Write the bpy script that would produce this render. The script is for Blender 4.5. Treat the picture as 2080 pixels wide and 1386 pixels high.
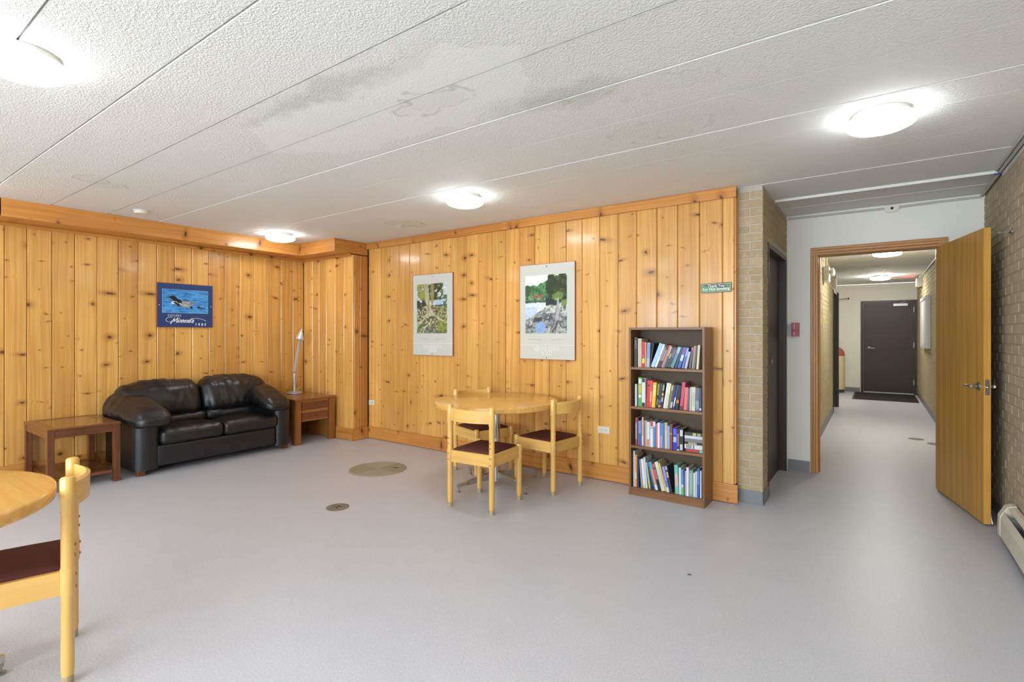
import bpy, bmesh, math, random
import numpy as np
from mathutils import Vector, Matrix, noise

random.seed(7)
for o in list(bpy.data.objects):
    bpy.data.objects.remove(o)
scene = bpy.context.scene
COL = scene.collection
PI = math.pi

# ------------------------------------------------------------------ camera
cam_d = bpy.data.cameras.new('camera')
cam = bpy.data.objects.new('camera', cam_d)
COL.objects.link(cam)
cam.location = (0, 0, 1.37)
cam.rotation_euler = (PI / 2, 0, math.atan(739 / 1041.6))
cam_d.sensor_fit = 'HORIZONTAL'
cam_d.sensor_width = 36
cam_d.lens = 36 * 1041.6 / 2080
cam_d.shift_y = -16 / 2080
cam_d.clip_start = 0.02
scene.camera = cam

# ------------------------------------------------------------------ world and exposure
LAMP = 22.0          # strength of the ceiling-lamp diffusers
DAY = 16.0            # daylight behind the windows of the rear wall
scene.cycles.adaptive_threshold = 0.015
scene.view_settings.view_transform = 'Standard'
scene.view_settings.look = 'None'
scene.view_settings.gamma = 1
scene.view_settings.use_curve_mapping = False
scene.view_settings.exposure = 0.22
world = bpy.data.worlds.new('world')
scene.world = world
world.use_nodes = True
world.node_tree.nodes['Background'].inputs[0].default_value = (0.78, 0.9, 1.0, 1)
world.node_tree.nodes['Background'].inputs[1].default_value = DAY
for px, pw in ((-4.0, 1.2), (-1.05, 3.3)):
    ld = bpy.data.lights.new('window_portal', 'AREA')
    ld.shape = 'RECTANGLE'
    ld.size = pw
    ld.size_y = 1.45
    ld.cycles.is_portal = True
    lo = bpy.data.objects.new('window_portal', ld)
    COL.objects.link(lo)
    lo.location = (px, -3.16, 1.525)
    lo.rotation_euler = (PI / 2, 0, 0)

# ------------------------------------------------------------------ colour and node helpers
def lin(c):
    return tuple((v / 255 / 12.92) if v / 255 <= 0.04045 else ((v / 255 + 0.055) / 1.055) ** 2.4 for v in c)


class NT:
    def __init__(s, name):
        s.m = bpy.data.materials.new(name)
        s.m.use_nodes = True
        s.t = s.m.node_tree
        s.b = s.t.nodes['Principled BSDF']

    def n(s, ty, **kw):
        nd = s.t.nodes.new(ty)
        for k, v in kw.items():
            setattr(nd, k, v)
        return nd

    def put(s, sock, v):
        if isinstance(v, bpy.types.NodeSocket):
            s.t.links.new(v, sock)
        elif v is not None:
            if isinstance(v, tuple) and len(v) == 3 and sock.type == 'RGBA':
                v = (*v, 1)
            sock.default_value = v

    def math(s, op, a, b=None, c=None, clamp=False):
        nd = s.n('ShaderNodeMath', operation=op, use_clamp=clamp)
        s.put(nd.inputs[0], a)
        s.put(nd.inputs[1], b)
        s.put(nd.inputs[2], c)
        return nd.outputs[0]

    def vmath(s, op, a, b=None):
        nd = s.n('ShaderNodeVectorMath', operation=op)
        s.put(nd.inputs[0], a)
        s.put(nd.inputs[1], b)
        return nd.outputs[1] if op in ('LENGTH', 'DISTANCE') else nd.outputs[0]

    def noise(s, vec, scale, detail=2, rough=0.5):
        nd = s.n('ShaderNodeTexNoise')
        s.put(nd.inputs['Vector'], vec)
        nd.inputs['Scale'].default_value = scale
        nd.inputs['Detail'].default_value = detail
        nd.inputs['Roughness'].default_value = rough
        return nd.outputs[0]

    def ramp(s, v, a, b, lo=0.0, hi=1.0):
        nd = s.n('ShaderNodeMapRange', interpolation_type='SMOOTHSTEP')
        s.put(nd.inputs[0], v)
        nd.inputs[1].default_value = a
        nd.inputs[2].default_value = b
        nd.inputs[3].default_value = lo
        nd.inputs[4].default_value = hi
        return nd.outputs[0]

    def mix(s, f, a, b, mode='MIX'):
        nd = s.n('ShaderNodeMix', data_type='RGBA', blend_type=mode)
        s.put(nd.inputs[0], f)
        s.put(nd.inputs[6], a)
        s.put(nd.inputs[7], b)
        return nd.outputs[2]

    def sep(s, v):
        nd = s.n('ShaderNodeSeparateXYZ')
        s.put(nd.inputs[0], v)
        return nd.outputs

    def comb(s, x, y, z):
        nd = s.n('ShaderNodeCombineXYZ')
        s.put(nd.inputs[0], x)
        s.put(nd.inputs[1], y)
        s.put(nd.inputs[2], z)
        return nd.outputs[0]

    def obj(s):
        return s.n('ShaderNodeTexCoord').outputs['Object']

    def pos(s):
        return s.n('ShaderNodeNewGeometry').outputs['Position']

    def rnd(s):
        return s.n('ShaderNodeObjectInfo').outputs['Random']

    def bump(s, h, strength, dist):
        nd = s.n('ShaderNodeBump')
        s.put(nd.inputs['Height'], h)
        s.put(nd.inputs['Strength'], strength)
        nd.inputs['Distance'].default_value = dist
        s.t.links.new(nd.outputs[0], s.b.inputs['Normal'])

    def out(s, col=None, rough=None, metal=None, coat=None, coat_rough=None, spec=None):
        s.put(s.b.inputs['Base Color'], col)
        s.put(s.b.inputs['Roughness'], rough)
        s.put(s.b.inputs['Metallic'], metal)
        s.put(s.b.inputs['Coat Weight'], coat)
        s.put(s.b.inputs['Coat Roughness'], coat_rough)
        s.put(s.b.inputs['Specular IOR Level'], spec)
        return s.m


_plain = {}


def plain(name, rgb, rough=0.5, metal=0.0, spec=0.5, nz=0.06, scale=30, bump=0.0):
    """procedural material: flat paint / plastic / metal with slight mottling"""
    if name in _plain:
        return _plain[name]
    t = NT(name)
    c = lin(rgb)
    v = t.noise(t.obj(), scale, 1)
    k = t.math('MULTIPLY_ADD', v, 2 * nz, 1 - nz)
    col = t.mix(1.0, (*c, 1), t.comb(k, k, k), 'MULTIPLY')
    if bump:
        t.bump(v, bump, 0.002)
    _plain[name] = t.out(col, rough, metal, spec=spec)
    return _plain[name]


def wood(name, light, dark, knots=0.0, knot_col=(70, 36, 14), rough=0.35, coat=0.0, grain=1.0, var=0.25, axis='Z', ring=1.0):
    """wood whose grain runs along the object's local axis; every object gets its own offset"""
    t = NT(name)
    r = t.rnd()
    p = t.obj()
    sx, sy, sz = t.sep(p)[0:3]
    if axis == 'X':
        sx, sz = sz, sx
    elif axis == 'Y':
        sy, sz = sz, sy
    ox = t.math('MULTIPLY_ADD', r, 37.3, sx)
    oz = t.math('MULTIPLY_ADD', r, 91.7, sz)
    oy = t.math('MULTIPLY_ADD', r, 11.9, sy)
    # slow warp of the grain
    wv = t.noise(t.comb(t.math('MULTIPLY', ox, 3.0), oy, t.math('MULTIPLY', oz, 1.1)), 1.0, 1)
    gx = t.math('MULTIPLY_ADD', wv, 0.06, ox)
    kmask = None
    halo = None
    if knots:
        vo = t.n('ShaderNodeTexVoronoi', voronoi_dimensions='2D', feature='F1')
        kv = t.comb(t.math('MULTIPLY', ox, 3.7), t.math('MULTIPLY', oz, 4.7 * knots), 0.0)
        t.put(vo.inputs['Vector'], kv)
        vo.inputs['Scale'].default_value = 1.0
        cr = t.sep(vo.outputs['Color'])
        dv = t.sep(t.vmath('SUBTRACT', kv, vo.outputs['Position']))
        tl = t.math('MULTIPLY', t.math('SUBTRACT', cr[1], 0.5), 0.9)
        ku = t.math('MULTIPLY', t.math('MULTIPLY_ADD', dv[1], tl, dv[0]), t.math('MULTIPLY_ADD', cr[2], 0.85, 0.4))
        kw = t.math('MULTIPLY', t.math('SUBTRACT', dv[1], t.math('MULTIPLY', dv[0], tl)), t.math('MULTIPLY_ADD', cr[2], -0.7, 1.7))
        d = t.math('SQRT', t.math('ADD', t.math('MULTIPLY', ku, ku), t.math('MULTIPLY', kw, kw)))
        jit = t.noise(t.comb(ox, oz, 0.0), 42, 3)
        d = t.math('MULTIPLY_ADD', jit, 0.09, t.math('SUBTRACT', d, 0.045))
        size = t.math('MULTIPLY_ADD', t.math('POWER', cr[0], 2.6), 0.085, 0.022)
        rel = t.math('DIVIDE', d, size)
        kmask = t.ramp(rel, 0.3, 1.25, 1, 0)
        halo = t.ramp(rel, 0.6, 3.6, 1, 0)
        push = t.ramp(d, 0.0, 0.28, 1, 0)
        gx = t.math('MULTIPLY_ADD', t.math('MULTIPLY', push, t.math('SUBTRACT', cr[1], 0.5)), 0.05, gx)
    fine = t.noise(t.comb(t.math('MULTIPLY', gx, 150), t.math('MULTIPLY', oy, 150), t.math('MULTIPLY', oz, 2.2)), 1.0, 1, 0.6)
    broad = t.noise(t.comb(t.math('MULTIPLY', gx, 34), t.math('MULTIPLY', oy, 34), t.math('MULTIPLY', oz, 0.7)), 1.0, 1, 0.5)
    rg = t.math('SINE', t.math('MULTIPLY', t.math('MULTIPLY_ADD', broad, 0.04, gx), 240.0))
    rgm = t.ramp(rg, -0.2, 1.0)
    g = t.math('ADD', t.math('MULTIPLY', t.ramp(broad, 0.3, 0.72), 0.5 * grain), t.math('MULTIPLY', t.ramp(fine, 0.35, 0.75), 0.25 * grain))
    g = t.math('MULTIPLY_ADD', rgm, 0.16 * grain * ring, g, clamp=True)
    col = t.mix(g, (*lin(light), 1), (*lin(dark), 1))
    # each board its own tone
    k = t.math('MULTIPLY_ADD', r, var, 1 - var * 0.55)
    tint = t.comb(k, t.math('POWER', k, 1.35), t.math('POWER', k, 1.8))
    col = t.mix(1.0, col, tint, 'MULTIPLY')
    blot = t.noise(t.comb(t.math('MULTIPLY', ox, 2.2), oy, t.math('MULTIPLY', oz, 1.3)), 2.0, 1)
    kb = t.math('MULTIPLY_ADD', blot, 0.3, 0.85)
    col = t.mix(1.0, col, t.comb(kb, kb, kb), 'MULTIPLY')
    if knots:
        col = t.mix(t.math('MULTIPLY', halo, 0.5), col, (*lin((150, 84, 32)), 1))
        col = t.mix(t.math('MULTIPLY', kmask, 0.9), col, (*lin(knot_col), 1))
    return t.out(col, t.math('MULTIPLY_ADD', fine, 0.1, rough - 0.05), coat=coat, coat_rough=0.12)


# ------------------------------------------------------------------ mesh helpers
class MB:
    """collects simple shapes; build() links them as one mesh object"""

    def __init__(s):
        s.v = []
        s.f = []
        s.mi = []
        s.cur = 0

    def add(s, vs, fs):
        o = len(s.v)
        s.v += [tuple(p) for p in vs]
        for f in fs:
            s.f.append(tuple(i + o for i in f))
            s.mi.append(s.cur)
        return s

    def box(s, x0, x1, y0, y1, z0, z1, b=0.0):
        if b <= 0:
            vs = [(x, y, z) for z in (z0, z1) for y in (y0, y1) for x in (x0, x1)]
            fs = [(0, 2, 3, 1), (4, 5, 7, 6), (0, 1, 5, 4), (2, 6, 7, 3), (0, 4, 6, 2), (1, 3, 7, 5)]
            return s.add(vs, fs)
        bm = bmesh.new()
        bmesh.ops.create_cube(bm, size=1)
        for v in bm.verts:
            v.co = Vector(((x0 + x1) / 2 + v.co.x * (x1 - x0), (y0 + y1) / 2 + v.co.y * (y1 - y0), (z0 + z1) / 2 + v.co.z * (z1 - z0)))
        bmesh.ops.bevel(bm, geom=list(bm.edges), offset=b, segments=2, profile=0.6, affect='EDGES')
        return s.bm(bm)

    def bm(s, bm):
        bm.verts.index_update()
        vs = [v.co[:] for v in bm.verts]
        fs = [tuple(v.index for v in f.verts) for f in bm.faces]
        bm.free()
        return s.add(vs, fs)

    def lathe(s, prof, seg=24, c=(0, 0, 0), cap=True):
        """profile of (r, z) turned about the z axis through c"""
        vs = []
        fs = []
        n = len(prof)
        for i in range(seg):
            a = 2 * PI * i / seg
            for r, z in prof:
                vs.append((c[0] + r * math.cos(a), c[1] + r * math.sin(a), c[2] + z))
        for i in range(seg):
            j = (i + 1) % seg
            for k in range(n - 1):
                fs.append((i * n + k, j * n + k, j * n + k + 1, i * n + k + 1))
        if cap:
            fs.append(tuple(i * n for i in range(seg))[::-1])
            fs.append(tuple(i * n + n - 1 for i in range(seg)))
        return s.add(vs, fs)

    def tube(s, pts, r, seg=10, cap=True):
        pts = [Vector(p) for p in pts]
        rs = r if isinstance(r, (list, tuple)) else [r] * len(pts)
        vs = []
        fs = []
        ref = None
        for i, p in enumerate(pts):
            d = (pts[min(i + 1, len(pts) - 1)] - pts[max(i - 1, 0)]).normalized()
            if ref is None:
                ref = Vector((0, 0, 1)) if abs(d.z) < 0.9 else Vector((1, 0, 0))
            u = d.cross(ref).normalized()
            w = d.cross(u).normalized()
            ref = -u.cross(d) if False else ref
            for k in range(seg):
                a = 2 * PI * k / seg
                vs.append(p + (u * math.cos(a) + w * math.sin(a)) * rs[i])
        for i in range(len(pts) - 1):
            for k in range(seg):
                m = (k + 1) % seg
                fs.append((i * seg + k, i * seg + m, (i + 1) * seg + m, (i + 1) * seg + k))
        if cap:
            fs.append(tuple(range(seg))[::-1])
            fs.append(tuple((len(pts) - 1) * seg + k for k in range(seg)))
        return s.add(vs, fs)

    def prism(s, poly, a0, a1, plane='XZ'):
        """polygon in a plane, extruded along the third axis from a0 to a1"""
        def P(u, v, w):
            return {'XZ': (u, w, v), 'YZ': (w, u, v), 'XY': (u, v, w)}[plane]
        n = len(poly)
        vs = [P(u, v, a0) for u, v in poly] + [P(u, v, a1) for u, v in poly]
        fs = [tuple(range(n)), tuple(range(n, 2 * n))[::-1]]
        for i in range(n):
            j = (i + 1) % n
            fs.append((i, j, n + j, n + i))
        return s.add(vs, fs)

    def xf(s, M, start=0):
        for i in range(start, len(s.v)):
            s.v[i] = tuple(M @ Vector(s.v[i]))
        return s

    def mesh(s, name, mats, smooth=False, angle=40):
        me = bpy.data.meshes.new(name)
        me.from_pydata(s.v, [], s.f)
        mats = mats if isinstance(mats, (list, tuple)) else [mats]
        for m in mats:
            me.materials.append(m)
        if len(mats) > 1:
            me.polygons.foreach_set('material_index', s.mi)
        bm = bmesh.new()
        bm.from_mesh(me)
        bmesh.ops.recalc_face_normals(bm, faces=bm.faces)
        bm.to_mesh(me)
        bm.free()
        if smooth:
            me.polygons.foreach_set('use_smooth', [True] * len(me.polygons))
            me.set_sharp_from_angle(angle=math.radians(angle))
        me.update()
        return me

    def build(s, name, mats, parent=None, loc=(0, 0, 0), rot=(0, 0, 0), smooth=False, angle=40):
        return link(name, s.mesh(name, mats, smooth, angle), parent, loc, rot)


def link(name, me, parent=None, loc=(0, 0, 0), rot=(0, 0, 0)):
    o = bpy.data.objects.new(name, me)
    COL.objects.link(o)
    o.location = loc
    o.rotation_euler = rot
    if parent:
        o.parent = parent
    return o


def tag(o, label, cat, group=None):
    o['label'] = label
    o['category'] = cat
    if group:
        o['group'] = group
    return o


def thing(name, label, cat, loc=(0, 0, 0), rz=0.0, group=None):
    o = bpy.data.objects.new(name, None)
    o.empty_display_size = 0.1
    COL.objects.link(o)
    o.location = loc
    o.rotation_euler = (0, 0, rz)
    return tag(o, label, cat, group)


def struct(o, label=None):
    o['kind'] = 'structure'
    if label:
        o['label'] = label
    return o


def copy_tree(o, parent=None):
    c = o.copy()
    COL.objects.link(c)
    c.parent = parent
    for ch in list(o.children):
        copy_tree(ch, c)
    return c


_bev = {}


def board(name, w, t, l, loc, rot, mat, parent, b=0.006):
    """plank: w across local x, t thick local y, l long local z, centred"""
    key = (round(w, 4), round(t, 4), round(l, 4), mat.name, b)
    if key not in _bev:
        m = MB()
        x, y, z = w / 2, t / 2, l / 2
        # chamfered front long edges (local -y is the face)
        poly = [(-x, y), (-x, -y + b), (-x + b, -y), (x - b, -y), (x, -y + b), (x, y)]
        m.prism(poly, -z, z, 'XY')
        _bev[key] = m.mesh(name, mat)
    return link(name, _bev[key], parent, loc, rot)


def round_rect(w, h, r, n=5):
    pts = []
    for cx, cy, a0 in ((w / 2 - r, h / 2 - r, 0), (-w / 2 + r, h / 2 - r, 90), (-w / 2 + r, -h / 2 + r, 180), (w / 2 - r, -h / 2 + r, 270)):
        for k in range(n + 1):
            a = math.radians(a0 + 90 * k / n)
            pts.append((cx + r * math.cos(a), cy + r * math.sin(a)))
    return pts


# ------------------------------------------------------------------ materials
PINE = wood('knotty_pine', (230, 178, 98), (204, 138, 60), knots=1.0, rough=0.34, coat=0.35, var=0.22)
PINE_TRIM = wood('pine_trim', (210, 146, 72), (182, 110, 44), knots=0.8, rough=0.32, coat=0.3, var=0.2)
BEECH = wood('beech', (234, 188, 106), (216, 158, 74), rough=0.3, coat=0.3, grain=0.7, var=0.08)
BEECH_X = wood('beech_rail', (234, 188, 106), (216, 158, 74), rough=0.3, coat=0.3, grain=0.7, var=0.08, axis='X')
TABLETOP = wood('table_laminate', (236, 184, 102), (212, 148, 66), rough=0.2, coat=0.4, grain=0.9, var=0.05, axis='X')
CHERRY = wood('dark_cherry', (124, 66, 27), (72, 36, 13), rough=0.28, coat=0.4, grain=1.0, var=0.1, axis='Y')
CHERRY_Z = wood('dark_cherry_leg', (124, 66, 27), (72, 36, 13), rough=0.28, coat=0.4, grain=1.0, var=0.1)
OAKEND = wood('brown_oak', (154, 96, 46), (110, 62, 24), rough=0.3, coat=0.3, grain=1.0, var=0.1, axis='Y')
OAKEND_Z = wood('brown_oak_leg', (154, 96, 46), (110, 62, 24), rough=0.3, coat=0.3, grain=1.0, var=0.1)
DRAWER = wood('drawer_front', (138, 78, 50), (100, 52, 32), rough=0.35, coat=0.2, grain=1.0, var=0.1, axis='Y')
WALNUT = wood('walnut_laminate', (142, 98, 60), (108, 70, 40), rough=0.38, grain=1.0, var=0.05)
WALNUT_X = wood('walnut_laminate_shelf', (142, 98, 60), (108, 70, 40), rough=0.38, grain=1.0, var=0.05, axis='X')
DOOROAK = wood('oak_veneer', (206, 156, 70), (170, 118, 46), rough=0.42, grain=1.1, var=0.04)
DOOREDGE = wood('oak_edge', (216, 160, 76), (190, 130, 52), rough=0.42, grain=0.6, var=0.04)
CASING = wood('oak_casing', (204, 146, 78), (168, 108, 48), rough=0.4, grain=1.0, var=0.08)

WHITE_PAINT = plain('cream_white_paint', (242, 239, 228), 0.55, nz=0.02, scale=6, bump=0.05)
VINYL = plain('grey_vinyl_base', (128, 130, 134), 0.45)
BROWN_METAL = plain('dark_brown_metal', (62, 45, 38), 0.45)
CHROME = plain('brushed_chrome', (205, 205, 203), 0.22, 1.0, nz=0.03)
STEEL = plain('satin_steel', (176, 174, 170), 0.35, 1.0, nz=0.04)
SILVER = plain('silver_plastic', (196, 196, 202), 0.35, 0.5, nz=0.03)
WHITE_PLASTIC = plain('white_plastic', (232, 230, 222), 0.4, nz=0.02)
IVORY = plain('ivory_plastic', (232, 226, 206), 0.4, nz=0.02)
CONDUIT = plain('painted_conduit', (198, 194, 180), 0.5, nz=0.04)
BLACK = plain('black_plastic', (22, 22, 22), 0.45)
CREAM_METAL = plain('cream_enamel', (218, 210, 192), 0.4, nz=0.04)
DARK_SLOT = plain('dark_slot', (40, 38, 34), 0.7)


def make_floor_mat():
    t = NT('speckled_sheet_floor')
    p = t.pos()
    s1 = t.noise(p, 125, 2, 0.7)
    s2 = t.noise(p, 420, 1, 0.6)
    big = t.noise(p, 0.9, 1, 0.5)
    big2 = t.noise(p, 5.0, 2, 0.6)
    base = t.mix(big, (*lin((198, 195, 200)), 1), (*lin((194, 197, 204)), 1))
    k = t.math('MULTIPLY_ADD', s1, 0.6, 0.7)
    k = t.math('MULTIPLY', k, t.math('MULTIPLY_ADD', s2, 0.26, 0.87))
    k = t.math('MULTIPLY', k, t.math('MULTIPLY_ADD', big2, 0.08, 0.96))
    col = t.mix(1.0, base, t.comb(k, k, k), 'MULTIPLY')
    rr = t.math('MULTIPLY_ADD', big2, 0.1, 0.34)
    t.bump(t.noise(p, 120, 1, 0.6), 0.3, 0.002)
    return t.out(col, rr, spec=0.5)


def make_ceiling_mat():
    t = NT('stippled_ceiling_paint')
    p = t.pos()
    x, y, z = t.sep(p)[0:3]
    wob = t.noise(p, 4.5, 2, 0.6)
    wob2 = t.noise(t.vmath('ADD', p, (7.0, 3.0, 0.0)), 4.5, 2, 0.6)
    xw = t.math('MULTIPLY_ADD', t.math('SUBTRACT', wob, 0.5), 0.34, x)
    yw = t.math('MULTIPLY_ADD', t.math('SUBTRACT', wob2, 0.5), 0.34, y)

    def ell(cx, cy, rx, ry, ang):
        ca, sa = math.cos(ang), math.sin(ang)
        dx = t.math('SUBTRACT', xw, cx)
        dy = t.math('SUBTRACT', yw, cy)
        u = t.math('DIVIDE', t.math('MULTIPLY_ADD', dx, ca, t.math('MULTIPLY', dy, sa)), rx)
        v = t.math('DIVIDE', t.math('MULTIPLY_ADD', dy, ca, t.math('MULTIPLY', dx, -sa)), ry)
        return t.math('SQRT', t.math('ADD', t.math('MULTIPLY', u, u), t.math('MULTIPLY', v, v)))

    # smooth repainted patch
    patch = None
    for e in ((-2.55, 1.86, 0.62, 0.32, 0.1), (-1.75, 1.85, 0.55, 0.33, -0.2)):
        m = t.ramp(ell(*e), 0.97, 1.03, 1, 0)
        patch = m if patch is None else t.math('MAXIMUM', patch, m)
    # grey dirt beside the patch, and water stains as rings
    dirt = None
    for e in ((-2.2, 1.52, 0.75, 0.1, 0.03), (-1.3, 2.2, 0.4, 0.12, 0.1)):
        m = t.ramp(ell(*e), 0.2, 1.3, 1, 0)
        dirt = m if dirt is None else t.math('MAXIMUM', dirt, m)
    rings = None
    fills = None
    brk = t.ramp(t.noise(p, 9, 1), 0.3, 0.6)
    for (cx, cy, rx, ry, an, w, st) in ((-4.86, 1.32, 0.13, 0.09, 0.6, 0.16, 0.7), (-5.0, 1.45, 0.16, 0.08, 0.5, 0.16, 0.6),
                                     (-4.1, 3.87, 0.2, 0.14, 0.4, 0.14, 0.8), (-4.14, 3.9, 0.1, 0.07, 0.4, 0.3, 0.7),
                                     (-1.86, 1.89, 0.2, 0.1, 0.1, 0.13, 0.55), (-1.0, 2.93, 0.3, 0.14, 0.2, 0.1, 0.3),
                                     (-1.38, 2.26, 0.12, 0.06, 0.1, 0.2, 0.35), (-0.85, 2.36, 0.25, 0.09, 0.2, 0.14, 0.25)):
        d = ell(cx, cy, rx, ry, an)
        m = t.math('MULTIPLY', t.ramp(t.math('ABSOLUTE', t.math('SUBTRACT', d, 1.0)), 0.0, w, 1, 0), st)
        rings = m if rings is None else t.math('MAXIMUM', rings, m)
        f = t.math('MULTIPLY', t.ramp(d, 0.6, 1.05, 1, 0), st * 0.22)
        fills = f if fills is None else t.math('MAXIMUM', fills, f)
    st = t.math('MAXIMUM', t.math('MULTIPLY', rings, brk), fills)
    cloud = t.noise(p, 1.3, 1)
    base = t.mix(cloud, (*lin((232, 232, 228)), 1), (*lin((240, 240, 238)), 1))
    col = t.mix(patch, base, (*lin((240, 241, 238)), 1))
    col = t.mix(t.math('MULTIPLY', dirt, 0.35), col, (*lin((170, 170, 162)), 1))
    col = t.mix(t.math('MULTIPLY', st, 0.75), col, (*lin((176, 164, 122)), 1))
    h = t.noise(p, 100, 2, 0.6)
    bs = t.math('MULTIPLY_ADD', patch, -0.36, 0.6)
    t.bump(h, bs, 0.011)
    return t.out(col, 0.75, spec=0.25)


def make_brick_mat(name, a, b, c):
    t = NT(name)
    r = t.rnd()
    p = t.pos()
    # a tone for every brick-sized cell as well, so joined brickwork varies too
    cell = t.n('ShaderNodeTexWhiteNoise', noise_dimensions='3D')
    px, py, pz = t.sep(p)[0:3]
    q = t.comb(t.math('FLOOR', t.math('MULTIPLY', px, 4.7)), t.math('FLOOR', t.math('MULTIPLY', py, 4.9)), t.math('FLOOR', t.math('MULTIPLY', pz, 14.77)))
    t.put(cell.inputs[0], q)
    rr = t.math('ADD', t.math('MULTIPLY', r, 0.6), t.math('MULTIPLY', cell.outputs[0], 0.4))
    n1 = t.noise(p, 26, 3, 0.65)
    n2 = t.noise(p, 240, 1, 0.6)
    col = t.mix(rr, (*lin(a), 1), (*lin(b), 1))
    col = t.mix(t.ramp(n1, 0.45, 0.75, 0, 0.7), col, (*lin(c), 1))
    k = t.math('MULTIPLY_ADD', n2, 0.3, 0.85)
    col = t.mix(1.0, col, t.comb(k, k, k), 'MULTIPLY')
    t.bump(n2, 0.35, 0.003)
    return t.out(col, 0.8, spec=0.25)


def make_leather():
    t = NT('black_leather')
    p = t.obj()
    n1 = t.noise(p, 9, 2, 0.6)
    col = t.mix(t.ramp(n1, 0.4, 0.75), (*lin((18, 19, 22)), 1), (*lin((28, 26, 27)), 1))
    return t.out(col, t.ramp(n1, 0.3, 0.8, 0.34, 0.44), spec=0.6)


def make_seat_fabric():
    t = NT('brown_woven_seat')
    p = t.obj()
    w = t.n('ShaderNodeTexChecker')
    t.put(w.inputs[0], p)
    w.inputs['Scale'].default_value = 260
    n1 = t.noise(p, 380, 2)
    col = t.mix(t.math('MULTIPLY_ADD', w.outputs[1], 0.35, t.math('MULTIPLY', n1, 0.5)), (*lin((70, 36, 32)), 1), (*lin((108, 62, 52)), 1))
    t.bump(n1, 0.3, 0.002)
    return t.out(col, 0.85, spec=0.2)


def emit(name, rgb, strength):
    t = NT(name)
    t.b.inputs['Base Color'].default_value = (0.9, 0.9, 0.9, 1)
    n = t.noise(t.obj(), 3.0, 1)
    t.b.inputs['Emission Color'].default_value = (*rgb, 1)
    t.put(t.b.inputs['Emission Strength'], t.math('MULTIPLY_ADD', n, 0.02 * strength, strength))
    return t.m


FLOOR = make_floor_mat()
CEIL = make_ceiling_mat()
BRICK = make_brick_mat('tan_brick', (186, 166, 132), (168, 150, 118), (192, 178, 152))
BRICK_BROWN = make_brick_mat('brown_grey_brick', (190, 172, 144), (174, 158, 132), (198, 184, 160))
BRICK_HALL = make_brick_mat('yellow_tan_brick', (186, 172, 134), (170, 156, 120), (194, 182, 150))
MORTAR = plain('mortar', (190, 182, 166), 0.9, nz=0.12, scale=60, bump=0.3)
MORTAR_DARK = plain('mortar_brown', (172, 160, 142), 0.9, nz=0.12, scale=60, bump=0.3)
LEATHER = make_leather()
SEAT = make_seat_fabric()
DIFFUSER = emit('lamp_diffuser', (0.92, 0.97, 1.0), LAMP)
DIFFUSER_HALL = emit('hall_lamp_diffuser', (1.0, 0.985, 0.93), LAMP * 4.2)

# =================================================================== THE SETTING
XL, YW, XR, CZ = -6.51, 4.40, 0.745, 2.545
YB = -3.2
# floor: room, hall and side recess
m = MB()
m.box(-6.8, 1.0, YB - 0.2, 15.0, -0.1, 0.0)
struct(m.build('floor', FLOOR), 'pale grey speckled sheet floor')

# ceiling: planks running along x, with chamfered seams
ceil = struct(MB().box(-6.9, 1.0, YB - 0.2, 5.97, CZ + 0.03, CZ + 0.08).build('ceiling', CEIL), 'white stippled plank ceiling')
seams = [YB - 0.1, -2.87, -2.44, -2.02, -1.6, -1.17, -0.74, -0.32, 0.11, 0.53, 0.96, 1.388, 1.815, 2.25, 2.675, 3.12, 3.43, 3.96, 4.45, 5.03, 5.45, 5.96]
for i in range(len(seams) - 1):
    y0, y1 = seams[i] + 0.003, seams[i + 1] - 0.003
    dz = ((i * 7) % 5 - 2) * 0.0007
    b = 0.004
    # most seams are open dark joints; three are filled and catch the light
    b0 = b if seams[i] in (2.675, 3.43, 4.45) else 0.0008
    poly = [(y0, CZ + 0.03), (y0, CZ + b0), (y0 + b0, CZ + dz), (y1 - b, CZ + dz), (y1, CZ + b), (y1, CZ + 0.03)]
    MB().prism(poly, -6.85, 0.95, 'YZ').build('ceiling_plank', CEIL, ceil)

# ---- pine walls: backing + one object per board
def wall_box(name, x0, x1, y0, y1, z0, z1, mat, label=None):
    return struct(MB().box(x0, x1, y0, y1, z0, z1).build(name, mat), label)

DARKGAP = plain('dark_gap', (96, 56, 22), 0.7)
wl = wall_box('wall_left', XL - 0.25, XL - 0.012, YB, 4.3, 0, CZ + 0.03, DARKGAP, 'left wall of knotty pine boards')
lb = [YB + 0.02, -2.5, -2.32, -2.14, -1.96, -1.78, -1.6, -1.42, -1.24, -1.06, -0.88, -0.7, -0.52, -0.34, -0.16, 0.02, 0.2, 0.38, 0.57, 0.76, 0.95, 1.141, 1.294, 1.474, 1.648, 1.827, 2.009, 2.186, 2.363, 2.54, 2.72, 2.906, 3.086, 3.269, 3.446, 3.626, 3.814, 3.989, 4.154]
rng = random.Random(3)
for i in range(len(lb) - 1):
    w = lb[i + 1] - lb[i] - 0.003
    tilt = rng.uniform(-0.005, 0.005)
    board('pine_board', round(w, 3), 0.02, 2.37, (XL - 0.01 + rng.uniform(0, 0.0015), (lb[i] + lb[i + 1]) / 2, 1.185), (0, 0, PI / 2 + tilt), PINE, wl)
wr = wall_box('wall_return', XL - 0.2, -5.45, 4.165, 4.7, 0, CZ + 0.03, DARKGAP, 'short pine return wall in the corner')
rb = [-6.504, -6.301, -6.144, -5.985, -5.795, -5.609, -5.431]
for i in range(len(rb) - 1):
    board('pine_board', round(rb[i + 1] - rb[i] - 0.003, 3), 0.02, 2.37, ((rb[i] + rb[i + 1]) / 2, 4.16, 1.185), (0, 0, rng.uniform(-0.005, 0.005)), PINE, wr)
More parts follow.
